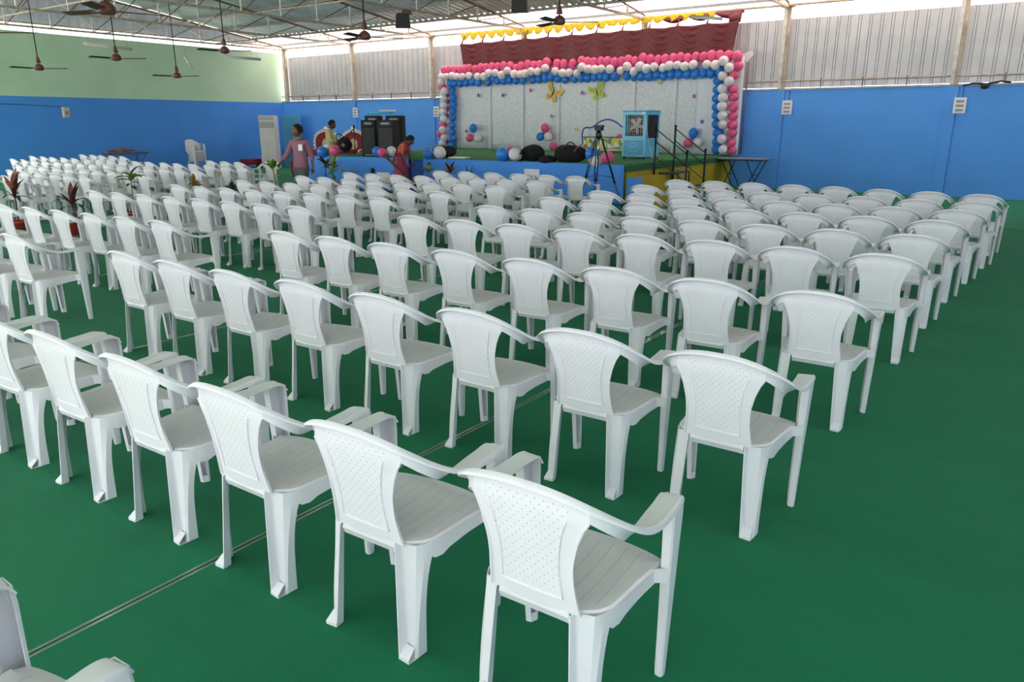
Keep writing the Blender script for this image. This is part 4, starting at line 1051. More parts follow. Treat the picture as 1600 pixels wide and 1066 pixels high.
# camera tripod on the floor before the stage
tp = thing('camera_tripod', 'tall black camera tripod standing on the floor before the stage', 'tripod', (-7.95, 14.1, 0), 0)
apex = Vector((0, 0, 1.42))
MB().box(-.08, .08, -.06, .06, 1.58, 1.64).box(-.10, .10, -.045, .045, 1.64, 1.69).build('head_plate', MAT['black'], tp, bevel=.006)
MB().lathe([(.05, 1.42), (.075, 1.46), (.06, 1.52), (.045, 1.58)], 16).build('fluid_head', MAT['black'], tp)
MB().tube([(0, 0, 1.0), (0, 0, 1.44)], .022, 10).build('centre_column', MAT['steel'], tp)
for k, (fx, fy) in enumerate(((.56, .10), (-.22, -.42), (-.30, .40))):
    f0 = Vector((fx, fy, 0)); side = Vector((-fy, fx, 0)).normalized()*.03
    top_ = apex+Vector((fx, fy, 0))*.12
    lg = MB().tube([top_+side, top_.lerp(f0, .62)+side], .012, 6).tube([top_-side, top_.lerp(f0, .62)-side], .012, 6).build('leg', MAT['black'], tp)
    MB().tube([top_.lerp(f0, .5), f0+Vector((0, 0, .02))], .011, 6).build('lower_tube', MAT['black'], lg)
    MB().ell(top_.lerp(f0, .62), (.04, .03, .03), 8, 6).build('lock', MAT['black'], lg); MB().ell(f0+Vector((0, 0, .02)), (.025, .025, .02), 8, 6).build('foot', MAT['black'], lg)
    MB().tube([(0, 0, .68), top_.lerp(f0, .55)], .006, 5).build('spreader_arm', MAT['black'], tp)

# bags
def bag(name, label, x, y, rz, parts):
    t = thing(name, label, 'bag', (x, y, SH), rz, 'black bags on the stage')
    return t
t = bag('backpack', 'slumped black backpack lying on the stage behind the edge', -10.25, 15.05, .15, None)
def lump(c, r, sd, am=.12):
    rnd = random.Random(sd); ph = [rnd.uniform(0, 6) for _ in range(6)]
    return dict(c=c, r=r, fn=lambda p: p*(1+am*(math.sin(p.x*9/r[0]*.5+ph[0])*.4+math.sin(p.y*7/r[1]*.4+ph[1])*.3+math.sin(p.z*8/r[2]*.4+ph[2])*.3)))
MB().ell(n=22, m=16, **lump((0, 0, .17), (.33, .22, .20), 1)).build('bag_body', MAT['blackcloth'], t)
MB().ell(n=16, m=10, **lump((-.30, -.10, .08), (.14, .12, .09), 2)).build('side_pocket', MAT['blackcloth'], t)
MB().tube(catmull([(-.1, -.22, .25), (-.22, -.30, .14), (-.34, -.26, .03)], 5), .018, 6).build('strap', MAT['blackcloth'], t)
t = bag('holdall', 'large black holdall with orange piping lying on the stage edge', -9.22, 15.05, .1, None)
MB().ell(n=24, m=16, **lump((0, 0, .18), (.42, .24, .21), 5)).build('bag_body', MAT['blackcloth'], t)
MB().ell(n=16, m=10, **lump((-.50, -.16, .05), (.22, .13, .11), 6)).build('flap', MAT['blackcloth'], t)
org = mat('orange_piping', 'c85038', .6)
for x in (-.1, .28): MB().tube(catmull([(x-.10, -.20, .22), (x-.02, -.17, .33), (x+.06, -.10, .38)], 5), .009, 6).build('piping', org, t)
MB().tube(catmull([(-.1, 0, .38), (0, 0, .44), (.12, 0, .38)], 5), .014, 6).build('carry_handle', MAT['blackcloth'], t)
t = bag('duffel_bag', 'dark bag with papers on the stage behind the bending woman', -13.15, 15.25, .3, None)
MB().ell(n=20, m=14, **lump((0, 0, .15), (.30, .18, .17), 9)).build('bag_body', mat('dark_brown_cloth', '2c2420', .8), t)
MB().box(-.28, .10, -.12, .10, .29, .31).build('papers', mat('olive_paper', '8a8a50', .7), t)
o = MB().box(-.24, .24, -.14, .14, 0, .03).build('folded_paper', MAT['white']); o.location = (-12.55, 15.1, SH+.001); o.rotation_euler = (0, 0, .2); tag(o, 'flat stack of white papers on the stage beside the dark bag', 'papers')

# tower loudspeakers at the stage corner
def tower(x, y, h, w_, d, rz, label, base=SH):
    t = thing('tower_speaker', label, 'loudspeaker', (x, y, base), rz, 'black tower speakers on the stage corner')
    MB().box(-w_/2, w_/2, -d/2, d/2, 0, h).build('cabinet', mat('speaker_black_vinyl', '0b0b0d', .7), t, bevel=.01)
    MB().box(-w_*.40, w_*.40, -d/2-.012, -d/2-.001, .08, h*.78).build('grille', mat('speaker_mesh_grey', '2c2e32', .55, bump=(500, .6)), t)
    hn = MB().box(-w_*.34, w_*.34, -d/2-.012, -d/2-.001, h*.85, h*.95).build('horn_plate', MAT['black'], t)
    MB().box(-w_*.24, w_*.24, -d/2-.018, -d/2-.0125, h*.88, h*.93).build('horn', MAT['grey'], hn)
    MB().box(-w_*.3, w_*.3, -d/2-.014, -d/2-.0125, .025, .05).build('lower_badge', MAT['grey'], t); return t
tower(-15.42, 14.78, .94, .38, .40, .62, 'front black tower speaker on the stage corner, the one beside the thrones')
tower(-14.86, 14.92, .94, .46, .42, .45, 'front black tower speaker with light grey grille behind the floor balloons')
tower(-16.0, 15.52, 1.06, .42, .40, .55, 'rear black speaker standing behind the front pair beneath the blue bar')
tower(-15.38, 15.75, 1.06, .46, .40, .5, 'rear black speaker beside the teal edge on the stage corner')
t = thing('metal_frame', 'light blue metal frame rising behind the black tower speakers', 'frame', (-16.45, 16.2, SH), .5)
for a, b in (((-.36, 0, 0), (-.36, 0, 1.16)), ((.42, 0, 0), (.42, 0, 1.16))): MB().tube([a, b], .03, 8).build('upright', mat('frame_cyan', '5cc0e4', .4) if 'frame_cyan' not in bpy.data.materials else bpy.data.materials['frame_cyan'], t)
MB().tube([(-.36, 0, 1.16), (.42, 0, 1.16)], .035, 8).build('crossbar', bpy.data.materials['frame_cyan'], t)
MB().box(.0, .5, -.02, .02, 1.19, 1.23).build('top_box', MAT['offw'], t)

# thrones
def throne(x, label):
    t = thing('wedding_throne', label, 'throne', (x, 19.5, 0), R(25), 'carved thrones by the stage')
    rv = mat('crimson_velvet', '8a1426', .7) if 'crimson_velvet' not in bpy.data.materials else bpy.data.materials['crimson_velvet']
    sv = mat('silver_carving', 'd8d0c8', .3, metal=.5) if 'silver_carving' not in bpy.data.materials else bpy.data.materials['silver_carving']
    MB().box(-.42, .42, -.35, .35, .28, .55).build('seat', rv, t, bevel=.03)
    P = [(-.38, .55), (-.45, .80), (-.46, 1.05), (-.40, 1.24), (-.27, 1.36), (-.12, 1.42), (0, 1.44), (.12, 1.42), (.27, 1.36), (.40, 1.24), (.46, 1.05), (.45, .80), (.38, .55)]
    b = MB().prism(P, 'y', .27, .36).build('backrest', rv, t, bevel=.01)
    fr_ = MB(); rim = catmull([(p[0], .27, p[1]) for p in P], 4); fr_.tube(rim, .032, 8)
    for i, q in enumerate(rim[::2]):
        c = Vector((0, .27, .95)); d = (q-c).normalized(); fr_.ell(q+d*.045, (.05, .03, .05), 8, 6)
    fr_.ell((0, .26, 1.54), (.075, .03, .09), 10, 8); fr_.ell((-.1, .26, 1.48), (.055, .03, .05), 8, 6); fr_.ell((.1, .26, 1.48), (.055, .03, .05), 8, 6)
    fr_.build('carved_rim', sv, t)
    MB().ell((0, .25, .98), (.17, .03, .20), 18, 10).build('medallion', mat('gold_brocade', 'c9b98a', .45, noise=(20, .4)) if 'gold_brocade' not in bpy.data.materials else bpy.data.materials['gold_brocade'], t)
    for sx in (-1, 1):
        a = MB().box(sx*.42-.05, sx*.42+.05, -.35, .27, .55, .74).build('armrest', rv, t, bevel=.02); MB().tube(catmull([(sx*.42, -.38, .50), (sx*.44, -.40, .70), (sx*.42, -.30, .78), (sx*.42, .2, .78)], 4), .028, 8).build('arm_carving', sv, a)
        for y in (-.3, .3): MB().lathe([(.035, 0), (.05, .06), (.03, .14), (.05, .28)], 10).build('leg', sv, t, loc=(sx*.36, y, 0))
    return t
throne(-22.85, 'crimson and silver carved throne between the walking man and yellow-shirted man')
throne(-21.35, 'crimson and silver carved throne partly behind the microphone stand and speakers')
o = thing('red_sofa', 'low crimson cushioned bench beside the stage corner behind the walking man', 'bench', (-20.75, 16.95, 0), R(35)); MB().box(-.5, .5, -.3, .3, .12, .52).build('seat', bpy.data.materials['crimson_velvet'], o, bevel=.05); MB().box(-.5, .5, .3, .42, .12, .86).build('backrest', bpy.data.materials['crimson_velvet'], o, bevel=.04)
for sx in (-.42, .42): MB().box(sx-.04, sx+.04, -.25, .3, 0, .12).build('leg', MAT['black'], o)
t = thing('padded_bench', 'low crimson padded bench against the side wall before the air conditioner', 'bench', (-26.45, 18.85, 0), R(90)); MB().box(-.42, .42, -.22, .22, .14, .36).build('cushion', mat('crimson_padding', '8e1c38', .85, bump=(60, .3)), t, bevel=.05)
for sx in (-.35, .35): MB().box(sx-.04, sx+.04, -.18, .18, 0, .14).build('leg', MAT['black'], t)
# microphone stand on the stage corner
t = thing('microphone_stand', 'black boom microphone stand on the stage before the speakers', 'stand', (-16.0, 14.75, SH), 0)
MB().tube([(0, 0, .02), (0, 0, .74)], .012, 8).build('pole', MAT['black'], t); MB().tube([(-.62, -.05, .22), (.03, 0, .74)], .011, 8).build('boom', MAT['black'], t)
MB().ell((.0, 0, .77), (.03, .03, .045), 10, 8).build('clutch', MAT['black'], t)
for k in range(3): MB().tube([(0, 0, .12), (.22*math.cos(k*2.09+.4), .22*math.sin(k*2.09+.4), .012)], .009, 6).build('leg', MAT['black'], t)
# ------------------------------------------------------------------ rows of armchairs
PARTS = chair_meshes()
def make_chair(label, group):
    t = thing('plastic_armchair', label, 'chair', (0, 0, 0), 0, group)
    for n, m in PARTS:
        o = bpy.data.objects.new(n, m); COL.objects.link(o); o.parent = t
    return t
chair0 = make_chair('x', 'x'); note_kids(chair0); used = [False]
def chair(x, y, rz, label, group, z=0, sx=1):
    c = copy_tree(chair0) if used[0] else chair0; used[0] = True
    c.location = (x, y, z); c.rotation_euler = (0, 0, R(rz)); c.scale = (sx, 1, 1)
    c['label'] = label; c['group'] = group; return c
def ord_from_stage(b, r):
    last = {'R': 9, 'M': 8, 'L': 7}[b]; k = last-r+1
    return 'first' if k == 1 else ordi(k)
BL = {'R': 'right block', 'M': 'middle block', 'L': 'block along the side wall'}
GR = {'R': 'armchairs of the right block', 'M': 'armchairs of the middle block', 'L': 'armchairs of the block along the side wall'}
for b, r, i, x, y, rz, sx in DATA['chairs']:
    end = 'aisle end' if b != 'R' else 'open-carpet end'
    lab = 'white plastic armchair, %s from %s, %s row from stage, %s' % ({0: 'first'}.get(i, ordi(i+1)), end, ord_from_stage(b, r), BL[b])
    if b == 'R' and r == 0: lab = 'white plastic armchair behind all the rows, only its arm and seat edge in view'
    chair(x, y, rz, lab, GR[b], 0, sx)
chair(-16.1, 12.0, 205, 'white plastic armchair turned to face the rows beside the tall green plant', 'loose white armchairs')
for k in range(7):
    chair(-26.70+.012*k, 16.42-.008*k, -80+.5*k, 'white plastic armchair, %s from the floor in the stack by the side wall' % ordi(k+1), 'stacked armchairs by the side wall', .055*k)

# ------------------------------------------------------------------ potted plants
def leaf_rows(L_, w, base, yawv, pitch, droop, curl=.15, n=8):
    rows = []; pos = Vector(base); a = pitch; st_ = L_/n
    d0 = Vector((math.cos(yawv), math.sin(yawv), 0)); s = Vector((-math.sin(yawv), math.cos(yawv), 0))
    for i in range(n+1):
        u = i/n; ww = w*(math.sin(math.pi*min(1, u*.93+.07))**.8)*(1 if u < 1 else .05)
        up = Vector((0, 0, 1))*math.cos(a) - d0*math.sin(a)
        rows.append([pos - s*ww + up*ww*curl*2, pos, pos + s*ww + up*ww*curl*2])
        pos = pos + (d0*math.cos(a)+Vector((0, 0, 1))*math.sin(a))*st_; a -= droop/n
    return rows
LEAF = {k: mat(k, c, .4, noise=(14, .25)) for k, c in (('maroon_leaf', '6a3338'), ('dark_green_leaf', '2f4a30'), ('fresh_green_leaf', '6a9a34'), ('lime_leaf', 'a9b840'), ('rust_leaf', '9c5a34'), ('croton_leaf', 'b07a28'), ('dark_purple_leaf', '3a2028'), ('conifer_green', '2f5a34'))}
POT = mat('terracotta_plastic_pot', 'b03a34', .5, noise=(6, .12)); SOIL = mat('dry_soil', '5c4436', .95); STEM = mat('tan_stem', '9a8058', .7, noise=(20, .2)); STEM2 = mat('dark_red_stem', '5c3430', .7)
def plant(x, y, label, top, stem, leaves, pot=(.15, .26), lean=(0, 0), stem_m=None, seed=1, cat='plant'):
    """leaves: list of (material, count, length, width, pitch range, droop, height spread)"""
    t = thing('potted_plant', label, cat, (x, y, 0), 0, 'potted plants'); rnd = random.Random(seed)
    pr, ph = pot
    MB().lathe([(pr*.72, 0), (pr*.98, ph*.86), (pr*1.08, ph*.87), (pr*1.08, ph), (pr*.95, ph), (pr*.9, ph*.9)], 20, cap=False).build('pot', POT, t, solid=.004)
    MB().lathe([(pr*.9, ph*.86), (.001, ph*.90)], 20).build('soil', SOIL, t)
    P = [Vector((lean[0]*u+.012*math.sin(u*7+seed), lean[1]*u, lerp(ph*.85, top, u))) for u in [k/6 for k in range(7)]]
    MB().tube(P, [lerp(stem, stem*.6, k/6) for k in range(7)], 8).build('stem', stem_m or STEM, t)
    for (mk, cnt, L_, w, pit, dr, hs) in leaves:
        m = MB()
        for k in range(cnt):
            u = 1-hs*rnd.random(); i = min(int(u*6), 5); b = P[i].lerp(P[i+1], u*6-i)
            m.grid(leaf_rows(L_*rnd.uniform(.8, 1.15), w*rnd.uniform(.85, 1.1), b, k*2.4+rnd.uniform(-.4, .4), R(rnd.uniform(*pit)), R(dr*rnd.uniform(.7, 1.2))))
        m.build('leaves', LEAF[mk], t)
    return t
plant(-13.15, 5.02, 'dark red cordyline with drooping leaves in a pot, closest to the camera in the aisle', .72, .016, [('maroon_leaf', 7, .34, .035, (35, 85), 50, .35), ('dark_green_leaf', 4, .30, .03, (10, 40), 90, .3), ('rust_leaf', 3, .38, .04, (60, 85), 15, .2)], stem_m=STEM2, seed=3)
plant(-12.75, 5.68, 'maroon and green cordyline between the aisle chairs, with long arching leaves', .50, .016, [('maroon_leaf', 6, .36, .04, (45, 85), 25, .3), ('dark_green_leaf', 7, .34, .03, (5, 50), 100, .4)], stem_m=STEM2, seed=5)
plant(-12.85, 6.72, 'fresh green leafy plant in a red pot standing in the aisle', .86, .012, [('fresh_green_leaf', 10, .26, .06, (10, 70), 40, .12), ('dark_green_leaf', 5, .16, .035, (-5, 30), 40, .5)], seed=8)
plant(-12.5, 6.22, 'small fresh green plant half hidden low in the aisle', .58, .010, [('fresh_green_leaf', 7, .15, .04, (10, 60), 40, .15), ('dark_green_leaf', 4, .12, .03, (0, 40), 40, .3)], seed=31)
plant(-12.8, 7.86, 'orange and green croton bush on a thin stem in the aisle', .70, .012, [('croton_leaf', 44, .15, .032, (-10, 80), 30, .35), ('fresh_green_leaf', 16, .14, .03, (0, 80), 30, .25), ('rust_leaf', 8, .12, .02, (-20, 60), 30, .3)], seed=9)
t = plant(-12.75, 8.6, 'small dense dark green conifer in a pot in the aisle', .55, .012, [('conifer_green', 150, .17, .014, (10, 85), 5, .9)], seed=12)
plant(-12.8, 9.7, 'tall bare-stemmed plant with green leaves at its top beside the turned chair', .86, .020, [('fresh_green_leaf', 8, .26, .06, (30, 80), 20, .05), ('lime_leaf', 4, .16, .04, (-10, 30), 30, .5)], lean=(-.10, -.05), seed=15)
plant(-12.35, 10.1, 'small feathery green plant beside the tall bare-stemmed one', .50, .010, [('dark_green_leaf', 26, .18, .012, (0, 80), 40, .4), ('conifer_green', 16, .16, .012, (0, 70), 40, .4)], seed=16)
plant(-15.75, 13.45, 'red-leaved cordyline before the blue skirt, entangled with a lime one', .72, .014, [('maroon_leaf', 6, .42, .06, (20, 85), 30, .3), ('dark_purple_leaf', 5, .38, .045, (10, 60), 60, .3)], stem_m=STEM2, seed=20)
plant(-15.35, 13.35, 'lime green dracaena before the blue skirt under the stage corner', .60, .014, [('lime_leaf', 10, .52, .045, (15, 85), 40, .3), ('fresh_green_leaf', 6, .38, .04, (-20, 40), 60, .5)], seed=21)
plant(-14.75, 13.5, 'sparse plant with two thin dark leaves before the blue skirt', .52, .006, [('dark_green_leaf', 4, .28, .03, (0, 15), 15, .05)], seed=22)
plant(-14.05, 13.5, 'small grey-green speckled bush before the blue skirt beside the notice', .62, .008, [('dark_green_leaf', 44, .12, .028, (-10, 70), 20, .55), ('fresh_green_leaf', 12, .08, .02, (0, 70), 20, .5)], seed=23)
plant(-12.2, 13.55, 'dark spiky cordyline before the skirt, the one beside the bending woman', .66, .010, [('dark_green_leaf', 10, .34, .036, (0, 70), 60, .15), ('lime_leaf', 3, .18, .025, (50, 85), 15, .1)], seed=24)
plant(-11.6, 13.6, 'brown and orange croton before the skirt, in the middle of the three spiky plants', .64, .010, [('dark_purple_leaf', 13, .30, .032, (0, 75), 25, .12), ('croton_leaf', 6, .2, .036, (30, 85), 15, .1), ('rust_leaf', 4, .2, .026, (5, 30), 30, .1)], seed=25)
plant(-11.05, 13.6, 'black narrow-leaved spiky plant before the skirt, towards the tripod', .50, .010, [('dark_purple_leaf', 9, .42, .015, (25, 75), 35, .05)], seed=26)

# ------------------------------------------------------------------ people
def skin_mesh(name, chains, m, sub=2, parent=None, extra=None):
    """chains: list of (points, radii, index of the parent vertex or None); grown as one continuous skin"""
    me = bpy.data.meshes.new('sk'); V = []; E = []; RR = []; 
    for pts, rad, par in chains:
        prev = par
        for p, r in zip(pts, rad):
            V.append(p); RR.append(r); i = len(V)-1
            if prev is not None: E.append((prev, i))
            prev = i
    me.from_pydata(V, E, []); ob = bpy.data.objects.new('sk', me); COL.objects.link(ob)
    ob.modifiers.new('s', 'SKIN').use_smooth_shade = True
    for i, r in enumerate(RR):
        q = me.skin_vertices[0].data[i]; q.radius = r if isinstance(r, tuple) else (r, r); q.use_root = (i == 0)
    u = ob.modifiers.new('u', 'SUBSURF'); u.levels = sub; u.render_levels = sub
    bpy.context.view_layer.update()
    out = bpy.data.meshes.new_from_object(ob.evaluated_get(bpy.context.evaluated_depsgraph_get())); bpy.data.objects.remove(ob)
    out.name = name; out.materials.clear()
    if extra:
        bm = bmesh.new(); bm.from_mesh(out)
        for e in extra: bm.from_mesh(e)
        bm.to_mesh(out); bm.free()
    out.materials.append(m)
    for p in out.polygons: p.use_smooth = True; p.material_index = 0
    o = bpy.data.objects.new(name, out); COL.objects.link(o); o.parent = parent; return o
def hand(P, wrist_i, w, d, side, thumb, r=.0085, curl=.5):
    """five finger chains from the palm; d forearm direction, side the palm's width direction, thumb the curl direction"""
    out = []; d = Vector(d).normalized(); side = Vector(side).normalized(); th = Vector(thumb).normalized()
    for k, (L_, off) in enumerate(((.070, .032), (.080, .011), (.075, -.011), (.058, -.031))):
        p0 = w + d*.055 + side*off; pts = [p0]; a = 0
        for j, f in enumerate((.45, .3, .25)):
            a += curl*(.5+.35*j); pts.append(pts[-1] + (d*math.cos(a)+th*math.sin(a))*L_*f)
        out.append((pts, [r*1.1, r, r*.95, r*.8], wrist_i))
    p0 = w + d*.02 + side*.04; out.append(([p0, p0+(d*.7+side*.6+th*.3).normalized()*.035, p0+(d*.9+side*.25+th*.5).normalized()*.062], [r*1.3, r*1.15, r], wrist_i))
    return out
def head_bits(hc, f, up, s=1.0):
    """nose, ears, brow and lips as small meshes joined to the body; f = facing"""
    f = Vector(f).normalized(); up = Vector(up).normalized(); rt = f.cross(up).normalized(); up = rt.cross(f)
    M = Matrix((rt, f, up)).transposed().to_4x4(); M.translation = Vector(hc)
    g = MB()
    g.ell((0, 0, 0), (.072, .090, .112), 24, 18, M=None)
    g = MB(); rows = []
    def face(p):
        z = p.z/.115; y = p.y/.095
        if z < -.2: p = Vector((p.x*(1-.42*(-z-.2)), p.y*(1-.22*(-z-.2)) + (.014 if y > 0 else 0)*(-z-.2), p.z))
        return p
    g.ell((0, 0, 0), (.076*s, .097*s, .118*s), 26, 18, fn=face)
    g.ell((0, .095, -.012), (.013, .020, .022), 10, 8); g.ell((0, .088, .012), (.008, .014, .03), 8, 6)
    g.ell((0, .090, -.052), (.026, .008, .006), 10, 6); g.ell((0, .089, -.064), (.022, .009, .007), 10, 6)
    for sx in (-1, 1):
        g.ell((sx*.078, -.008, -.005), (.010, .018, .030), 8, 8); g.ell((sx*.030, .085, .030), (.022, .008, .006), 8, 6)
    g.v = [tuple(M @ Vector(p)) for p in g.v]
    me = g.mesh('h'); return me, M
def eyes_hair(t, M, hair_m, style='short'):
    e = MB()
    for sx in (-1, 1): e.ell((sx*.030, .084, .014), (.011, .007, .005), 10, 8)
    e.v = [tuple(M @ Vector(p)) for p in e.v]; e.build('eyes', MAT['white'], t)
    e = MB()
    for sx in (-1, 1): e.ell((sx*.030, .093, .014), (.006, .004, .006), 8, 6)
    for sx in (-1, 1): e.tube([(sx*.015, .093, .034), (sx*.032, .094, .040), (sx*.050, .083, .034)], .004, 5)
    if style == 'short': e.tube([(-.028, .092, -.040), (0, .100, -.036), (.028, .092, -.040)], .006, 6)
    e.v = [tuple(M @ Vector(p)) for p in e.v]; e.build('eyebrows_and_irises', hair_m, t)
    h = MB(); rnd = random.Random(5)
    def hf(p):
        q = 1+.05*math.sin(p.x*130)*math.sin(p.y*120+1)*math.sin(p.z*110)
        z = p.z/.12
        if p.y > .02 and z < .42: return Vector((p.x*.78, min(p.y, .045), max(p.z, -.02)))
        if z < -.45: return Vector((p.x*.8, p.y*.8, -.058))
        return p*q
    h.ell((0, -.012, .024), (.092, .106, .118), 30, 22, fn=hf)
    if style == 'bun': h.ell((0, -.11, -.01), (.05, .045, .05), 14, 10)
    h.v = [tuple(M @ Vector(p)) for p in h.v]; h.build('hair', hair_m, t)
HAIR = mat('black_hair', '050404', .75, bump=(200, .5))
def skin_tone(n, c): return mat(n, c, .5, noise=(9, .06), sss=0)

def shirt_check(name, c1, c2, c3, sc=38):
    m = mat(name, c1, .8, bump=(60, .25)); n = m.node_tree.nodes; l = m.node_tree.links; tc = n.new('ShaderNodeTexCoord'); s = n.new('ShaderNodeSeparateXYZ'); l.new(tc.outputs['Object'], s.inputs[0])
    def stripes(sock, k, w):
        a = n.new('ShaderNodeMath'); a.operation = 'MULTIPLY'; l.new(sock, a.inputs[0]); a.inputs[1].default_value = k
        b = n.new('ShaderNodeMath'); b.operation = 'FRACT'; l.new(a.outputs[0], b.inputs[0]); c = n.new('ShaderNodeMath'); c.operation = 'LESS_THAN'; l.new(b.outputs[0], c.inputs[0]); c.inputs[1].default_value = w; return c.outputs[0]
    ax = n.new('ShaderNodeMath'); ax.operation = 'ADD'; l.new(s.outputs[0], ax.inputs[0]); l.new(s.outputs[1], ax.inputs[1])
    m1 = n.new('ShaderNodeMix'); m1.data_type = 'RGBA'; m1.inputs['A'].default_value = (*hx(c1), 1); m1.inputs['B'].default_value = (*hx(c2), 1); l.new(stripes(ax.outputs[0], sc, .42), m1.inputs['Factor'])
    m2 = n.new('ShaderNodeMix'); m2.data_type = 'RGBA'; m2.inputs['B'].default_value = (*hx(c3), 1); l.new(m1.outputs['Result'], m2.inputs['A']); l.new(stripes(s.outputs[2], sc*.8, .22), m2.inputs['Factor'])
    l.new(m2.outputs['Result'], n['Principled BSDF'].inputs['Base Color']); return m

# every figure is modelled facing +Y at the origin, then turned
def V3(*a): return Vector(a)
def man_walking():
    t = thing('person', 'person walking in a maroon checked shirt and grey trousers with a white pocket paper', 'person', (-12.5, 10.05, 0), 0)
    t.rotation_euler = (0, 0, R(198)); sk = skin_tone('brown_skin', '6e4a3a')
    pel = V3(0, 0, .92)
    aL = [V3(-.165, 0, 1.36), V3(-.225, -.05, 1.11), V3(-.26, -.01, .86)]
    aR = [V3(.165, 0, 1.36), V3(.24, .08, 1.13), V3(.31, .24, .96)]
    hm, M = head_bits((0.01, .035, 1.575), (.95, .6, -.02), (0, 0, 1))
    ch = [([pel, V3(0, 0, 1.08), V3(0, -.005, 1.24), V3(0, -.005, 1.36), V3(0, .01, 1.445), V3(0, .02, 1.52)], [(.125, .085), (.12, .085), (.135, .095), (.10, .08), .050, .054], None)]
    n0 = 6; ch.append((aL, [.055, .040, .027], 3)); ch.append((aR, [.055, .040, .027], 3)); iL = n0+2; iR = n0+5
    wl = aL[2]; dl = (aL[2]-aL[1]).normalized(); wr = aR[2]; dr = (aR[2]-aR[1]).normalized()
    ch.append(([wl+dl*.05], [(.034, .018)], iL)); ch.append(([wr+dr*.05], [(.034, .018)], iR)); pl_, pr_ = n0+6, n0+7
    ch += hand(None, pl_, wl, dl, (0, 1, 0), (1, 0, 0)); ch += hand(None, pr_, wr, dr, (0, 1, 0), (-1, 0, 0))
    ch.append(([V3(-.08, .02, .78), V3(-.10, .16, .48), V3(-.10, .20, .10), V3(-.10, .32, .05)], [.07, .055, .036, .03], 0))
    ch.append(([V3(.08, -.02, .78), V3(.10, -.05, .47), V3(.10, -.28, .14), V3(.10, -.20, .05)], [.085, .055, .036, .03], 0))
    skin_mesh('body', ch, sk, 2, t, [hm]); eyes_hair(t, M, HAIR)
    sh = shirt_check('maroon_check_cotton', '8c5468', 'b08a98', '6c3c50', 42)
    cs = [([V3(0, 0, .80), V3(0, 0, .95), V3(0, 0, 1.10), V3(0, -.005, 1.25), V3(0, -.005, 1.36), V3(0, .0, 1.41)], [(.185, .135), (.17, .128), (.155, .115), (.16, .118), (.125, .095), (.062, .058)], None),
          ([aL[0], aL[1], aL[1].lerp(aL[2], .55)], [.068, .058, .048], 4), ([aR[0], aR[1], aR[1].lerp(aR[2], .72)], [.068, .058, .048], 4)]
    s_ = skin_mesh('shirt', cs, sh, 2, t)
    cm = MB()
    for sx in (-1, 1): cm.prism([(sx*.01, 1.41), (sx*.085, 1.45), (sx*.075, 1.475), (sx*.0, 1.445)], 'y', .055, .075)
    cm.build('collar', sh, s_, bevel=.004)
    MB().box(-.135, -.045, .112, .120, 1.20, 1.32).build('pocket_paper', MAT['white'], s_)
    tr = mat('grey_trouser_cloth', '55575a', .85, bump=(50, .2))
    ct = [([V3(0, 0, .93), V3(0, 0, .88)], [(.172, .125), (.165, .12)], None), ([V3(-.09, .02, .80), V3(-.10, .16, .48), V3(-.10, .20, .11)], [.10, .075, .068], 1), ([V3(.09, -.02, .80), V3(.10, -.05, .47), V3(.10, -.27, .16)], [.10, .075, .068], 1)]
    skin_mesh('trousers', ct, tr, 2, t)
    for (x, y, z) in ((-.10, .27, .035), (.10, -.21, .06)): MB().ell((x, y, z), (.05, .13, .045), 14, 8).build('shoe', MAT['black'], t)
man_walking()
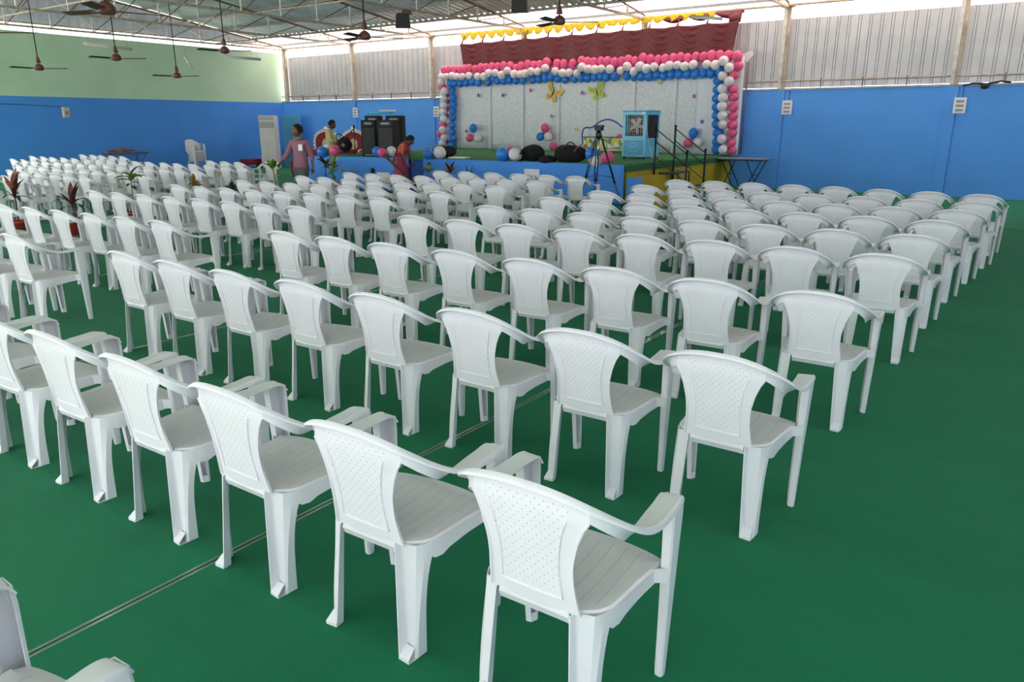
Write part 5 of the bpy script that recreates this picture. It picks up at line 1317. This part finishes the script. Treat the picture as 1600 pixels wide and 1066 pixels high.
def man_behind():
    t = thing('person', 'person in a yellow checked shirt standing sideways behind the stage corner', 'person', (-20.6, 18.15, .10), R(-62)); sk = skin_tone('deep_brown_skin', '5c3c30')
    t.rotation_euler = (0, 0, R(-52)); t.location = (-18.15, 15.75, 0); t.scale = (1.07, 1.07, 1.07)
    aL = [V3(-.18, 0, 1.38), V3(-.23, .08, 1.14), V3(-.16, .33, 1.12)]; aR = [V3(.18, 0, 1.38), V3(.24, .08, 1.14), V3(.17, .33, 1.12)]
    hm, M = head_bits((0, .08, 1.57), (0, 1, -.35), (0, .35, 1))
    ch = [([V3(0, 0, .92), V3(0, 0, 1.08), V3(0, 0, 1.24), V3(0, 0, 1.36), V3(0, .03, 1.445), V3(0, .055, 1.52)], [(.14, .10), (.13, .095), (.145, .10), (.12, .09), .052, .055], None),
          (aL, [.052, .038, .026], 3), (aR, [.052, .038, .026], 3), ([aL[2]+V3(.02, .05, 0)], [(.032, .018)], 8), ([aR[2]+V3(-.02, .05, 0)], [(.032, .018)], 11)]
    ch += hand(None, 12, aL[2], (.2, 1, 0), (0, 0, 1), (1, 0, 0), curl=.7); ch += hand(None, 13, aR[2], (-.2, 1, 0), (0, 0, 1), (-1, 0, 0), curl=.7)
    ch.append(([V3(-.09, .0, .84), V3(-.09, .02, .48), V3(-.09, 0, .10), V3(-.09, .12, .05)], [.085, .055, .036, .03], 0)); ch.append(([V3(.09, 0, .84), V3(.09, .02, .48), V3(.09, 0, .10), V3(.09, .12, .05)], [.085, .055, .036, .03], 0))
    skin_mesh('body', ch, sk, 2, t, [hm]); eyes_hair(t, M, HAIR)
    s_ = skin_mesh('shirt', [([V3(0, 0, .82), V3(0, 0, .95), V3(0, 0, 1.10), V3(0, 0, 1.25), V3(0, 0, 1.37), V3(0, .02, 1.44)], [(.18, .125), (.165, .12), (.16, .115), (.17, .12), (.14, .10), (.068, .062)], None),
          ([aL[0], aL[1], aL[1].lerp(aL[2], .6)], [.074, .06, .048], 4), ([aR[0], aR[1], aR[1].lerp(aR[2], .6)], [.074, .06, .048], 4)], shirt_check('yellow_check_cotton', 'd8cc86', '6c7048', 'ece2b0', 26), 2, t)
    cm = MB(); cm.tube(catmull([(-.06, .06, 1.44), (-.07, -.03, 1.46), (0, -.05, 1.47), (.07, -.03, 1.46), (.06, .06, 1.44)], 4), .018, 6); cm.build('collar', MAT['white'], s_)
    skin_mesh('trousers', [([V3(0, 0, .93), V3(0, 0, .88)], [(.155, .11), (.145, .105)], None), ([V3(-.09, 0, .80), V3(-.09, .02, .48), V3(-.09, 0, .08)], [.10, .075, .066], 1), ([V3(.09, 0, .80), V3(.09, .02, .48), V3(.09, 0, .08)], [.10, .075, .066], 1)], mat('dark_trouser_cloth', '24262c', .85), 2, t)
    for sx in (-.09, .09): MB().ell((sx, .06, .035), (.05, .13, .04), 14, 8).build('shoe', MAT['black'], t)
    c = thing('shoulder_bag', 'black shoulder bag with a pale flower held before the yellow-shirted person', 'bag', (-17.62, 15.85, 1.12), R(38))
    MB().ell(n=18, m=12, **lump((0, 0, 0), (.24, .13, .22), 21)).build('bag_body', MAT['blackcloth'], c); MB().ell((-.02, -.14, -.02), (.05, .01, .05), 8, 6).build('flower_patch', mat('dull_pink', 'a0788c', .7), c)
    MB().tube(catmull([(-.2, 0, .12), (-.25, 0, .24), (-.15, 0, .30), (0, 0, .2)], 5), .012, 6).build('strap', MAT['blackcloth'], c)
man_behind()
def woman():
    t = thing('person', 'person in a pink and orange sari bending forward at the blue skirt edge', 'person', (-13.55, 14.0, 0), 0); sk = skin_tone('woman_brown_skin', '6a4434')
    t.rotation_euler = (0, 0, R(-68)); t.location = (-13.45, 13.92, 0)
    aL = [V3(-.15, .13, 1.20), V3(-.20, .14, .96), V3(-.17, .24, .76)]; aR = [V3(.15, .13, 1.20), V3(.20, .12, .95), V3(.18, .22, .74)]
    hm, M = head_bits((0, .25, 1.31), (0, 1, -.75), (0, .75, 1), .94)
    ch = [([V3(0, -.06, .82), V3(0, -.04, .95), V3(0, .03, 1.08), V3(0, .10, 1.18), V3(0, .16, 1.24), V3(0, .21, 1.29)], [(.14, .11), (.115, .09), (.125, .095), (.10, .08), .045, .048], None),
          (aL, [.044, .034, .023], 3), (aR, [.044, .034, .023], 3), ([aL[2]+V3(.0, .03, -.04)], [(.028, .016)], 8), ([aR[2]+V3(.0, .03, -.04)], [(.028, .016)], 11)]
    ch += hand(None, 12, aL[2], (0, .5, -1), (0, 1, .4), (1, 0, 0), r=.0075); ch += hand(None, 13, aR[2], (0, .5, -1), (0, 1, .4), (-1, 0, 0), r=.0075)
    ch.append(([V3(-.08, -.05, .72), V3(-.08, .0, .42), V3(-.08, -.02, .09), V3(-.08, .09, .04)], [.085, .055, .034, .027], 0)); ch.append(([V3(.08, -.05, .72), V3(.08, 0, .42), V3(.08, -.02, .09), V3(.08, .09, .04)], [.085, .055, .034, .027], 0))
    skin_mesh('body', ch, sk, 2, t, [hm]); eyes_hair(t, M, HAIR, 'bun')
    skin_mesh('orange_blouse', [([V3(0, -.02, .98), V3(0, .03, 1.08), V3(0, .10, 1.18), V3(0, .14, 1.22)], [(.13, .10), (.14, .11), (.12, .09), (.07, .06)], None), ([aL[0], aL[0].lerp(aL[1], .9)], [.062, .05], 2), ([aR[0], aR[0].lerp(aR[1], .9)], [.062, .05], 2)], mat('orange_silk', 'c8502c', .5), 2, t)
    sari = mat('pink_print_sari', 'b03464', .6, noise=(26, .6)); m = MB(); rows = []
    for j in range(16):
        v = j/15; z = lerp(.05, .99, v); r1 = interp([(0, .27), (.4, .22), (.75, .19), (.9, .165), (1, .15)], v); cy_ = interp([(0, 0), (.6, -.02), (1, -.03)], v)
        rows.append([Vector((r1*(1+.05*math.sin(k*1.9+2))*math.cos(k*math.pi/18), cy_+r1*.85*(1+.05*math.sin(k*2.3))*math.sin(k*math.pi/18), z)) for k in range(36)])
    m.grid(rows, True, True); m.build('sari_skirt', sari, t, solid=.005)
    m = MB(); rows = []
    for j in range(13):
        v = j/13; c = catmull([(.14, -.10, .92), (.10, .10, 1.02), (-.02, .20, 1.14), (-.12, .14, 1.245), (-.14, -.02, 1.20), (-.12, -.16, 1.02), (-.10, -.26, .74)], 2)
        rows.append([c[j] + Vector((-.06, .02, -.05))*(u-.5)*1.4 + Vector((0, 0, .02))*math.sin(u*9+j) for u in [k/6 for k in range(7)]])
    for r_ in rows: pass
    m.grid(rows); m.build('sari_pallu', sari, t, solid=.006)
woman()
o = MB(); rnd = random.Random(2)
for k in range(7):
    a = Vector((-.62+.03*k, -.02*k, .30+.01*k)); b = Vector((.45+.05*rnd.random(), .03*k, -.36-.04*k)); o.tube([a, a.lerp(b, .4)+Vector((0, 0, .04*rnd.random())), b], [.012, .022, .01], 6)
o = o.build('dry_branch', mat('dry_brown_leaf', '5a3c2c', .8, noise=(20, .3))); o.location = (-13.05, 13.5, .66); tag(o, 'bundle of dry brown fronds leaning before the bending person', 'branch')
